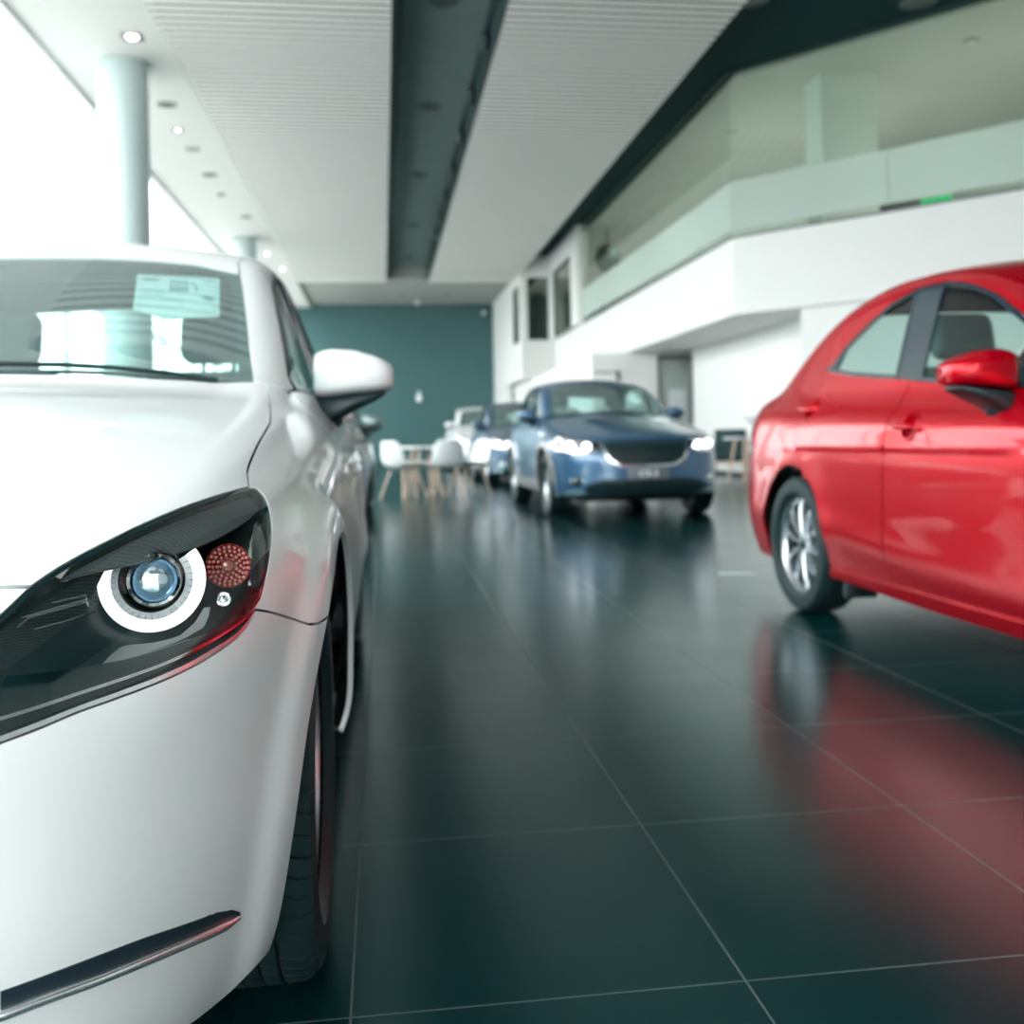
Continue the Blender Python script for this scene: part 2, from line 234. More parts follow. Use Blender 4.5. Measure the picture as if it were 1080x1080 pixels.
def tile_mat():
    m, nt, out = new_mat('dark_floor_tile'); N = nt.nodes.new; Lk = nt.links.new
    def mth(op, a, b=None):
        n = N('ShaderNodeMath'); n.operation = op
        for i, v in enumerate((a, b)):
            if v is None: continue
            if isinstance(v, (int, float)): n.inputs[i].default_value = v
            else: Lk(v, n.inputs[i])
        return n.outputs[0]
    g = N('ShaderNodeNewGeometry'); sx = N('ShaderNodeSeparateXYZ'); Lk(g.outputs['Position'], sx.inputs[0])
    def joint(c, o, p):
        q = mth('FRACT', mth('ADD', mth('DIVIDE', mth('SUBTRACT', c, o), p), 100.5))
        return mth('MULTIPLY', mth('ABSOLUTE', mth('SUBTRACT', q, .5)), p)
    dist = mth('MINIMUM', joint(sx.outputs[0], -.062, .585), mth('MULTIPLY', joint(sx.outputs[1], 1.437, .613), 1.25))
    line = mth('LESS_THAN', dist, .0017)
    n = N('ShaderNodeTexNoise'); Lk(g.outputs['Position'], n.inputs['Vector']); n.inputs['Scale'].default_value = 3.; n.inputs['Detail'].default_value = 5
    b = N('ShaderNodeBsdfPrincipled'); mx = N('ShaderNodeMix'); mx.data_type = 'RGBA'
    mx.inputs['A'].default_value = (*FLOOR_COL, 1); mx.inputs['B'].default_value = (.13, .15, .145, 1)
    Lk(line, mx.inputs['Factor']); Lk(mx.outputs['Result'], b.inputs['Base Color'])
    r = mth('ADD', mth('MULTIPLY', n.outputs['Fac'], .08), .165)
    r = mth('ADD', r, mth('MULTIPLY', line, .3))
    Lk(r, b.inputs['Roughness']); b.inputs['Specular IOR Level'].default_value = .66; b.inputs['Specular Tint'].default_value = (.10, .80, .86, 1)
    Lk(b.outputs[0], out.inputs[0]); return m

FLOOR_COL = (.0004, .022, .0245)
M = {}
M['white_paint'] = paint('white_paint', (.79, .815, .82), 0, .4, coat=.8)
M['red_paint'] = paint('red_paint', (.43, .0002, .0085), .42, .26, coat=.34, spec=.12)
M['blue_paint'] = paint('blue_paint', (.045, .13, .24), .35, .35)
M['navy_paint'] = paint('navy_paint', (.03, .09, .18), .35, .35)
M['grey_paint'] = paint('grey_paint', (.20, .26, .27), .4, .35)
M['glass'] = sheet_glass('car_glass', (.70, .84, .80), 1.5)
M['screen'] = sheet_glass('windscreen_glass', (.62, .82, .79), 1.5, boost=2.2, glare_veil=.12)
M['lens'] = sheet_glass('lamp_lens', (.95, .97, .97), 1.45)
M['pane'] = sheet_glass('window_glass', (.97, .99, .98), 1.45, boost=.4)
M['green_pane'] = sheet_glass('green_glass', (.85, .91, .87), 1.45, boost=.7)
M['frost'] = frosted('frosted_film', (.80, .88, .845), .30)
M['black'] = pbr('black_plastic', (.006, .022, .025), .45, mottling=.2)
M['gloss_black'] = pbr('gloss_black', (.003, .016, .018), .12, coat=1)
M['satin'] = pbr('satin_dark', (.060, .080, .080), .42)
M['chrome'] = pbr('chrome', (.82, .85, .87), .06, 1.)
M['silver'] = pbr('satin_silver', (.55, .60, .62), .25, 1.)
M['bright_trim'] = pbr('bright_trim', (.86, .90, .92), .22, .9)
M['alloy'] = pbr('alloy', (.58, .62, .66), .26, .9)
M['dark_alloy'] = pbr('dark_alloy', (.06, .09, .10), .35, .7)
M['rubber'] = pbr('tyre_rubber', (.011, .027, .031), .5, spec=.22, bump=.1, bscale=300)
M['trim'] = pbr('window_trim', (.016, .030, .042), .22, 0, coat=.3)
M['cabin'] = pbr('cabin_trim', (.025, .07, .07), .7, mottling=.2)
M['seat'] = pbr('seat_fabric', (.05, .10, .10), .85, bump=.2, bscale=400)
M['frit'] = pbr('glass_border', (.012, .06, .062), .35)
M['ring'] = lamp_mat('running_light', (.95, .98, 1.), .5)
M['red_lens'] = pbr('red_lens', (.35, .004, .012), .12, coat=1)
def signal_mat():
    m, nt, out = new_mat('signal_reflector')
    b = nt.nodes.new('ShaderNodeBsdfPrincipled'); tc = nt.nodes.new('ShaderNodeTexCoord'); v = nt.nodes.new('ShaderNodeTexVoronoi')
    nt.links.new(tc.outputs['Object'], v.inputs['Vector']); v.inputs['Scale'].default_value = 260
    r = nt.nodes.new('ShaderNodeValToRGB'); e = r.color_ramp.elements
    e[0].position = .10; e[0].color = (1, .80, .76, 1); e[1].position = .55; e[1].color = (.45, .02, .02, 1)  # white-to-red ramp paints the red car's reflection into the chrome bowl
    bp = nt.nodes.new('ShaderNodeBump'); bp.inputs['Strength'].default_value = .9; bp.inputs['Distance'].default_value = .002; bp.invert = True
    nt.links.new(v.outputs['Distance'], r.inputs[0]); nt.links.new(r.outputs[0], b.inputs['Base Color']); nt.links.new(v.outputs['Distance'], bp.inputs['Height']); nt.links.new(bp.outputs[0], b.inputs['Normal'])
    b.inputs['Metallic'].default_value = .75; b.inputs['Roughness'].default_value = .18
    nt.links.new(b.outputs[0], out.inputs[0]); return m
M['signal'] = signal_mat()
M['facet_reflection'] = pbr('red_reflection_facets', (1, .55, .50), .12, .7)  # chrome facets tinted with the red car's reflection
M['bulb'] = pbr('bulb', (.30, .10, .08), .08, .3, coat=1)
M['facet'] = pbr('lamp_facet', (.85, .80, .86), .08, 1., bump=.35, bscale=60)
M['eye'] = pbr('projector_lens', (.18, .32, .45), .05, .55, coat=1)
M['eye_core'] = pbr('projector_core', (.62, .74, .82), .10, .8)
M['disc'] = pbr('brake_disc', (.25, .28, .28), .4, 1.)
M['wall'] = pbr('white_wall', (.86, .865, .85), .7, mottling=.02, mscale=2)
M['wall_shade'] = M['wall']
M['dark_wall'] = pbr('dark_teal_wall', (.050, .135, .138), .65, mottling=.05, mscale=1.5)
M['ceil'] = pbr('ceiling_paint', (.68, .685, .66), .8, mottling=.02)
M['slat'] = pbr('ceiling_slat', (.90, .89, .86), .6)
M['dark_ceil'] = pbr('dark_ceiling', (.002, .030, .032), .8, spec=.15)
M['slat_back'] = pbr('slat_void', (.012, .016, .016), .9)
M['soffit'] = pbr('grey_soffit', (.36, .37, .35), .8)
M['tick'] = pbr('ring_tick', (.30, .33, .34), .5)
M['recess'] = pbr('recess_ceiling', (.13, .19, .185), .8, mottling=.12, mscale=2)
M['housing'] = pbr('lamp_housing', (.004, .020, .022), .34, coat=.3, coat_r=.2)
M['cladding'] = pbr('lightened_cladding', (.20, .205, .20), .35)  # dark plastic lightened: reflected window light is put into the base colour
M['floor'] = tile_mat()
M['shell'] = pbr('chair_shell', (.84, .87, .88), .35, mottling=.02)
M['wood'] = pbr('pale_wood', (.66, .50, .40), .5, mottling=.15, mscale=14)
M['fixture'] = pbr('light_fixture', (.35, .36, .35), .4, .3)
M['fix_dark'] = pbr('dark_fixture', (.010, .035, .037), .4)
M['lit'] = lamp_mat('lit_lamp', (1., .95, .88), 7.)
M['lit_lamp'] = lamp_mat('headlamp_on', (.95, .98, 1.), 3.)
M['unlit'] = pbr('lamp_glass', (.10, .14, .14), .2)
M['frame'] = pbr('window_frame', (.80, .82, .82), .4)
M['dark_frame'] = pbr('dark_frame', (.02, .05, .055), .4)
M['column'] = pbr('column_paint', (.50, .60, .60), .55, mottling=.02)
M['paper'] = pbr('white_paper', (.82, .87, .88), .7, mottling=.01)
M['ink'] = pbr('grey_ink', (.07, .20, .22), .7)
M['ink2'] = pbr('pale_ink', (.26, .42, .44), .7)
M['plate'] = pbr('plate_grey', (.14, .16, .18), .4)
M['lettering'] = pbr('white_lettering', (.85, .87, .88), .5)
M['violet'] = pbr('violet_print', (.32, .30, .52), .6)
M['red_cloth'] = pbr('red_banner', (.80, .05, .07), .7)
M['green'] = pbr('green_sign', (.04, .45, .16), .5, emis=(.03, .6, .2), es=.25)
M['leaf'] = pbr('dark_leaf', (.035, .07, .06), .7, mottling=.4, mscale=20)
M['sofa'] = pbr('sofa_fabric', (.02, .055, .06), .8, bump=.3, bscale=300)
M['ground'] = pbr('grey_paving', (.50, .50, .49), .8, mottling=.06)
M['light_block'] = pbr('light_block_wall', (.16, .19, .18), .9, mottling=.3, mscale=.4)
M['skirting'] = pbr('dark_skirting', (.01, .02, .022), .5)

# ---------------------------------------------------------------- mesh helpers
def link(name, me, mat, parent=None, loc=None):
    o = bpy.data.objects.new(name, me); C.objects.link(o)
    if mat is not None: me.materials.append(mat)
    if parent is not None: o.parent = parent
    if loc is not None: o.location = loc
    return o

def mk(name, vf, mat, parent=None, smooth=True, angle=40, loc=None, outward=False):
    me = bpy.data.meshes.new(name); me.from_pydata([tuple(v) for v in vf[0]], [], vf[1]); me.validate()
    if outward:
        import bmesh
        bm = bmesh.new(); bm.from_mesh(me); bmesh.ops.recalc_face_normals(bm, faces=bm.faces[:]); bm.to_mesh(me); bm.free()
    if smooth:
        me.polygons.foreach_set('use_smooth', [True]*len(me.polygons))
        me.set_sharp_from_angle(angle=math.radians(angle))
    me.update()
    return link(name, me, mat, parent, loc)

def join(*parts):
    V, Fc = [], []
    for v, f in parts:
        n = len(V); V += [tuple(p) for p in v]; Fc += [tuple(i + n for i in q) for q in f]
    return V, Fc

def box(x0, x1, y0, y1, z0, z1):
    v = [(x, y, z) for z in (z0, z1) for y in (y0, y1) for x in (x0, x1)]
    return v, [(0, 2, 3, 1), (4, 5, 7, 6), (0, 1, 5, 4), (2, 6, 7, 3), (0, 4, 6, 2), (1, 3, 7, 5)]

def rbox(x0, x1, y0, y1, z0, z1, r=.02, seg=3):
    """box with rounded edges"""
    import bmesh
    bm = bmesh.new()
    bmesh.ops.create_cube(bm, size=1)
    for v in bm.verts:
        v.co = ((x0 + x1)/2 + v.co.x*(x1 - x0), (y0 + y1)/2 + v.co.y*(y1 - y0), (z0 + z1)/2 + v.co.z*(z1 - z0))
    bmesh.ops.bevel(bm, geom=bm.edges[:], offset=r, segments=seg, profile=.5, affect='EDGES')
    bm.verts.index_update()
    vf = [tuple(v.co) for v in bm.verts], [tuple(v.index for v in f.verts) for f in bm.faces]
    bm.free(); return vf

def xf(vf, mat4):
    return [tuple(mat4 @ Vector(v)) for v in vf[0]], vf[1]

def prism(poly, z0, z1):
    n = len(poly)
    v = [(x, y, z0) for x, y in poly] + [(x, y, z1) for x, y in poly]
    f = [tuple(range(n - 1, -1, -1)), tuple(range(n, 2*n))] + [(i, (i+1) % n, n + (i+1) % n, n + i) for i in range(n)]
    return v, f

def lathe(prof, n=48, axis='z', caps=True, a0=0., a1=2*PI):
    full = abs(a1 - a0 - 2*PI) < 1e-6
    k = n if full else n + 1
    V, Fc = [], []
    for i in range(k):
        a = a0 + (a1 - a0)*i/n
        for r, h in prof:
            p = (r*math.cos(a), r*math.sin(a), h)
            if axis == 'x': p = (h, p[0], p[1])
            if axis == 'y': p = (p[0], h, p[1])
            V.append(p)
    m = len(prof)
    for i in range(n):
        j = (i + 1) % k
        for q in range(m - 1):
            Fc.append((i*m + q, j*m + q, j*m + q + 1, i*m + q + 1))
    return V, Fc

def tube(pts, r, n=8, closed=False):
    pts = [Vector(p) for p in pts]; m = len(pts)
    rr = r if isinstance(r, (list, tuple)) else [r]*m
    V, Fc = [], []
    up = Vector((0, 0, 1))
    for i, p in enumerate(pts):
        a = pts[(i-1) % m] if closed or i > 0 else p
        b = pts[(i+1) % m] if closed or i < m-1 else p
        t = (b - a).normalized()
        if abs(t.dot(up)) > .95: s = t.cross(Vector((1, 0, 0))).normalized()
        else: s = t.cross(up).normalized()
        q = s.cross(t)
        for k in range(n):
            c = 2*PI*k/n
            V.append(p + (s*math.cos(c) + q*math.sin(c))*rr[i])
    for i in range(m if closed else m - 1):
        j = (i + 1) % m
        for k in range(n):
            Fc.append((i*n + k, i*n + (k+1) % n, j*n + (k+1) % n, j*n + k))
    if not closed:
        Fc.append(tuple(range(n - 1, -1, -1))); Fc.append(tuple((m-1)*n + k for k in range(n)))
    return V, Fc

def disc(c, r, w=.004, n=24, normal=(0, 0, 1)):
    q = Vector(normal).to_track_quat('Z', 'Y').to_matrix().to_4x4()
    v, f = prism([(r*math.cos(2*PI*i/n), r*math.sin(2*PI*i/n)) for i in range(n)], -w/2, w/2)
    return xf((v, f), Matrix.Translation(c) @ q)

def tag(o, label=None, cat=None, group=None, kind=None):
    if label: o['label'] = label
    if cat: o['category'] = cat
    if group: o['group'] = group
    if kind: o['kind'] = kind
    return o

def thing(name, label, cat, loc=(0, 0, 0), rz=0., group=None):
    o = bpy.data.objects.new(name, None); C.objects.link(o); o.empty_display_size = .1
    o.location = loc; o.rotation_euler = (0, 0, rz)
    return tag(o, label, cat, group)

def struct(name, vf, mat, parent=None, smooth=False):
    o = mk(name, vf, mat, parent, smooth)
    if parent is None: o['kind'] = 'structure'
    return o

def copy_tree(o, parent=None, swap=None):
    c = o.copy(); C.objects.link(c)
    if parent is not None:
        c.parent = parent; c.matrix_parent_inverse = o.matrix_parent_inverse
    if swap and c.type == 'MESH':
        for sl in c.material_slots:
            if sl.material in swap:
                m = swap[sl.material]; sl.link = 'OBJECT'; sl.material = m
    for ch in list(o.children): copy_tree(ch, c, swap)
    return c

# ---------------------------------------------------------------- panels cut from a body surface
def sd(F, pts):     # (l, z) seen from the side
    p = np.array([(2.0, l, z) for l, z in pts]); return [tuple(q) for q in cast(F, p, np.tile((-1., 0, 0), (len(p), 1)), 0, 1.9)]
def fs(F, pts):     # (s, z) seen from the front
    p = np.array([(s, -2.0, z) for s, z in pts]); return [tuple(q) for q in cast(F, p, np.tile((0., 1, 0), (len(p), 1)), 0, 3.0, n=400)]
def bk(F, pts):     # (s, z) seen from behind
    p = np.array([(s, 5.0, z) for s, z in pts]); return [tuple(q) for q in cast(F, p, np.tile((0., -1, 0), (len(p), 1)), 0, 3.0, n=400)]
def tp(F, pts):     # (s, l) seen from above
    p = np.array([(s, l, 2.2) for s, l in pts]); return [tuple(q) for q in cast(F, p, np.tile((0., 0, -1), (len(p), 1)), 0, 2.1)]

def arc(cx, cz, r, a0, a1, n=24):
    return [(cx + r*math.cos(math.radians(a0 + (a1 - a0)*i/n)), cz + r*math.sin(math.radians(a0 + (a1 - a0)*i/n))) for i in range(n + 1)]

def evenodd(P, loops):
    ins = np.zeros(len(P), bool); x, y = P[:, 0], P[:, 1]
    for L in loops:
        a = L; b = np.roll(L, -1, 0)
        for (x0, y0), (x1, y1) in zip(a, b):
            if y0 == y1: continue
            c = ((y0 > y) != (y1 > y)) & (x < (x1 - x0)*(y - y0)/(y1 - y0) + x0)
            ins ^= c
    return ins

def refine(L, res):
    out = [L[0]]
    for p in L[1:]:
        if np.linalg.norm(p - out[-1]) > res*.12: out.append(p)
    if np.linalg.norm(out[-1] - out[0]) < res*.12: out.pop()
    L = out; r = []
    for i, p in enumerate(L):
        q = L[(i+1) % len(L)]; k = max(1, int(math.ceil(np.linalg.norm(q - p)/res)))
        r += [p + (q - p)*j/k for j in range(k)]
    return np.array(r)

def inset(L, d):
    a = np.roll(L, 1, 0); b = np.roll(L, -1, 0)
    area = .5*np.sum(L[:, 0]*b[:, 1] - b[:, 0]*L[:, 1])
    t1 = L - a; t2 = b - L
    n1 = np.stack([-t1[:, 1], t1[:, 0]], 1); n2 = np.stack([-t2[:, 1], t2[:, 0]], 1)
    n1 /= np.maximum(np.linalg.norm(n1, axis=1, keepdims=True), 1e-9); n2 /= np.maximum(np.linalg.norm(n2, axis=1, keepdims=True), 1e-9)
    n = n1 + n2; n /= np.maximum(np.linalg.norm(n, axis=1, keepdims=True), .35)
    k = 1/np.maximum(np.sum(n*n2, 1), .5)
    return L + n*(d if area > 0 else -d)*k[:, None]

def panel_data(F, loops, w, res=.02, off=0., lip=.010, gap=.0015, half=False, bowl=None):
    w = np.array(w, float); w /= np.linalg.norm(w)
    u = np.cross((0, 0, 1.), w)
    u = np.array((1., 0, 0)) if np.linalg.norm(u) < 1e-3 else u/np.linalg.norm(u)
    v = np.cross(w, u)
    L2, cen = [], []
    tmin, tmax = 1e9, -1e9
    for i, L in enumerate(loops):
        A = np.array([p for p in L if not any(math.isnan(c) for c in p)], float)
        tt = A @ w; tmin = min(tmin, tt.min()); tmax = max(tmax, tt.max())
        R = refine(A, res)
        c = np.abs(R[:, 0]) < 1e-4
        P2 = np.stack([R @ u, R @ v], 1)
        Q = inset(P2, gap if i == 0 else -gap) if gap else P2
        if half: Q[c] = P2[c] + (Q[c] - P2[c])*[0, 1] if abs(u[0]) > .99 else Q[c]
        L2.append(Q); cen.append(c)
    B = np.concatenate(L2)
    lo, hi = B.min(0), B.max(0)
    gx = np.arange(lo[0], hi[0], res); gy = np.arange(lo[1], hi[1], res*.866)
    G = np.array([(x + (res*.5 if j % 2 else 0), y) for j, y in enumerate(gy) for x in gx])
    G = G[evenodd(G, L2)] if len(G) else G
    if len(G):
        keep = np.ones(len(G), bool)
        for k in range(0, len(G), 2000):
            g = G[k:k+2000]
            keep[k:k+2000] = np.sqrt(((g[:, None, :] - B[None])**2).sum(2).min(1)) > res*.55
        G = G[keep]
    P = np.concatenate([B, G]) if len(G) else B
    edges = []; n0 = 0
    for Q in L2:
        edges += [(n0 + i, n0 + (i+1) % len(Q)) for i in range(len(Q))]; n0 += len(Q)
    vo, eo, fo, ov, oe, of = delaunay_2d_cdt([Vector(p) for p in P], edges, [], 0, 1e-6)
    V2 = np.array([tuple(p) for p in vo])
    tri = np.array([tuple(f) for f in fo if len(f) == 3])
    tri = tri[evenodd(V2[tri].mean(1), L2)]
    isc = np.zeros(len(V2), bool)
    cflag = np.concatenate(cen)
    for i, src in enumerate(ov):
        if any(s < len(cflag) and cflag[s] for s in src): isc[i] = True
    o = V2[:, :1]*u + V2[:, 1:2]*v + w*(tmax + .25)
    offv = off
    if bowl is not None:
        d = np.sqrt(((V2[:, None, :] - B[None])**2).sum(2).min(1)); offv = off - bowl[0]*(1 - np.exp(-(d/bowl[1])**1.5))
    p3 = cast(F, o, np.tile(-w, (len(o), 1)), 0, tmax - tmin + .75, offv, n=240)
    bad = np.isnan(p3[:, 0])
    tri = tri[~bad[tri].any(1)]
    p3[bad] = 0
    nr = grad(F, p3)
    if half: p3[isc, 0] = 0; nr[isc, 0] = 0
    # orientation
    a, b, c = p3[tri[:, 0]], p3[tri[:, 1]], p3[tri[:, 2]]
    flip = np.einsum('ij,ij->i', np.cross(b - a, c - a), nr[tri[:, 0]]) < 0
    tri[flip] = tri[flip][:, ::-1]
    used = np.unique(tri); m = np.full(len(p3), -1); m[used] = np.arange(len(used))
    V = p3[used]; N = nr[used]; tri = m[tri]; isc = isc[used]
    faces = [tuple(int(i) for i in t) for t in tri]
    if lip:
        cnt = {}
        for t in faces:
            for i in range(3):
                e = (t[i], t[(i+1) % 3]); k = (min(e), max(e)); cnt[k] = None if k in cnt else e
        be = [e for e in cnt.values() if e is not None and not (half and isc[e[0]] and isc[e[1]])]
        acc = {}
        for a, b in be:
            t = V[b] - V[a]; o_ = np.cross(t, N[a]); o_ /= max(np.linalg.norm(o_), 1e-9)
            for q in (a, b): acc[q] = acc.get(q, 0) + o_
        idx = {}; nv, nn = [], []
        for q, o_ in acc.items():
            o_ = o_/max(np.linalg.norm(o_), 1e-9); idx[q] = len(V) + len(nv)
            nv += [V[q], V[q] - N[q]*lip]; nn += [o_, o_]
        for a, b in be:
            faces.append((b, a, idx[a], idx[b]) if False else (idx[a], idx[a] + 1, idx[b] + 1, idx[b]))
        if nv:
            isc = np.concatenate([isc, np.zeros(len(nv), bool)])
            V = np.concatenate([V, nv]); N = np.concatenate([N, nn])
    if half:
        mirror = np.arange(len(V)); k = len(V); add = ~isc
        mirror[add] = k + np.arange(add.sum())
        V = np.concatenate([V, V[add]*[-1, 1, 1]]); N = np.concatenate([N, N[add]*[-1, 1, 1]])
        faces += [tuple(int(mirror[i]) for i in f[::-1]) for f in faces]
    return V, N, faces

def put(name, D, mat, parent, side=1):
    V, N, faces = D
    if side < 0: V = V*[-1, 1, 1]; N = N*[-1, 1, 1]; faces = [f[::-1] for f in faces]
    me = bpy.data.meshes.new(name); me.from_pydata(V.tolist(), [], faces)
    me.polygons.foreach_set('use_smooth', [True]*len(me.polygons)); me.update()
    me.normals_split_custom_set_from_vertices(N.tolist())
    return link(name, me, mat, parent)
# ---------------------------------------------------------------- wheels
def tyre_mesh(R, w, rim):
    h = w/2; g = .0075
    side = [(-h*.80, rim), (-h*.985, rim + (R - rim)*.22), (-h*1.0, rim + (R - rim)*.50), (-h*.95, rim + (R - rim)*.80), (-h*.86, R - .012), (-h*.78, R - .004)]
    tread = []
    for c in (-.72, -.47, -.42, -.40, -.17, -.14, -.12, .12, .14, .17, .40, .42, .47, .72):
        d = .14 if False else 0
        tread.append((h*c, R - (g if abs(abs(c) - .42) < .01 or abs(abs(c) - .14) < .01 else 0) - .002*(abs(c) > .6)))
    prof = side + tread + [(-x, r) for x, r in reversed(side)]
    pitches = 64; ang = []
    for k in range(pitches):
        a = 2*PI*k/pitches; p = 2*PI/pitches
        ang += [(a, 0), (a + p*.84, 0), (a + p*.86, 1), (a + p*.98, 1)]
    V, Fc = [], []; m = len(prof)
    for a, cut in ang:
        for i, (x, r) in enumerate(prof):
            q = abs(x)/h
            if cut and ((.44 < q < .97 and r > rim + (R - rim)*.7) or (.15 < q < .38)): r -= .0055
            tw = .16*(q - .2)*(q > .2) if R < 1 else 0
            V.append((x, r*math.cos(a + tw), r*math.sin(a + tw)))
    n = len(ang)
    for i in range(n):
        j = (i + 1) % n
        for k in range(m - 1): Fc.append((i*m + k, i*m + k + 1, j*m + k + 1, j*m + k))
    return V, Fc

def rim_mesh(rim, w, spokes, twin):
    h = w/2
    prof = [(rim - .012, -h*.8), (rim - .014, h*.40), (rim - .006, h*.56), (rim + .004, h*.70), (rim + .003, h*.75), (rim - .004, h*.74), (rim - .016, h*.60), (rim - .022, h*.30), (rim - .022, -h*.8)]
    parts = [lathe([(rim - .010, h*.50), (rim - .006, h*.56), (rim + .004, h*.70), (rim + .003, h*.75), (rim - .004, h*.74), (rim - .014, h*.62), (rim - .018, h*.50)], 72, 'x')]
    xo = h*.54
    for k in range(spokes):
        a = 2*PI*k/spokes
        for tw in ((-.10, .10) if twin else (0,)):
            r0, r1 = .035, rim - .014
            w0, w1 = (.008, .009) if twin else (.010, .012)
            sec = []
            for t in (0, .3, .65, 1):
                r = r0 + (r1 - r0)*t; ww = w0 + (w1 - w0)*t; x = xo + .012*math.sin(t*PI*.9) - .012*t
                aa = tw*(.5 + 1.3*t)
                c = Vector((x, r*math.cos(aa), r*math.sin(aa))); tn = Vector((0, -math.sin(aa), math.cos(aa)))
                sec.append([c - tn*ww + Vector((-.004, 0, 0)), c - tn*ww*.55 + Vector((.007, 0, 0)), c + tn*ww*.55 + Vector((.007, 0, 0)), c + tn*ww + Vector((-.004, 0, 0)), c + tn*ww*.8 - Vector((.03, 0, 0)), c - tn*ww*.8 - Vector((.03, 0, 0))])
            V = [p for s in sec for p in s]; Fc = []
            for i in range(3):
                for q in range(6): Fc.append((i*6 + q, i*6 + (q+1) % 6, (i+1)*6 + (q+1) % 6, (i+1)*6 + q))
            Fc.append((5, 4, 3, 2, 1, 0)); Fc.append(tuple(range(18, 24)))
            parts.append(xf((V, Fc), Matrix.Rotation(a, 4, 'X')))
    parts.append(lathe([(.0, xo + .006), (.04, xo + .004), (.062, xo - .004), (.066, xo - .03), (.05, xo - .05)], 40, 'x'))
    for k in range(5):
        a = 2*PI*(k + .5)/5
        parts.append(xf(lathe([(.0001, xo + .008), (.008, xo + .007), (.008, xo - .01)], 10, 'x'), Matrix.Translation((0, .047*math.cos(a), .047*math.sin(a)))))
    return join(*parts)

def make_wheel(R, w, rim, spokes, twin, mat):
    o = mk('wheel', tyre_mesh(R, w, rim), M['rubber'], angle=30)
    mk('rim', rim_mesh(rim, w, spokes, twin), mat, o, angle=35)
    mk('rim_barrel', lathe([(rim - .012, -w*.40), (rim - .014, w*.2), (rim - .010, w*.25), (rim - .019, w*.26), (rim - .024, w*.15), (rim - .024, -w*.40)], 72, 'x'), M['dark_alloy'], o)
    mk('centre_cap', lathe([(.0001, w*.31 + .014), (.018, w*.31 + .013), (.026, w*.31 + .008), (.027, w*.31 - .01)], 28, 'x'), M['dark_alloy'], o)
    mk('brake_disc', lathe([(.06, .012), (.135, .012), (.135, -.008), (.06, -.008)], 40, 'x'), M['disc'], o)
    return o

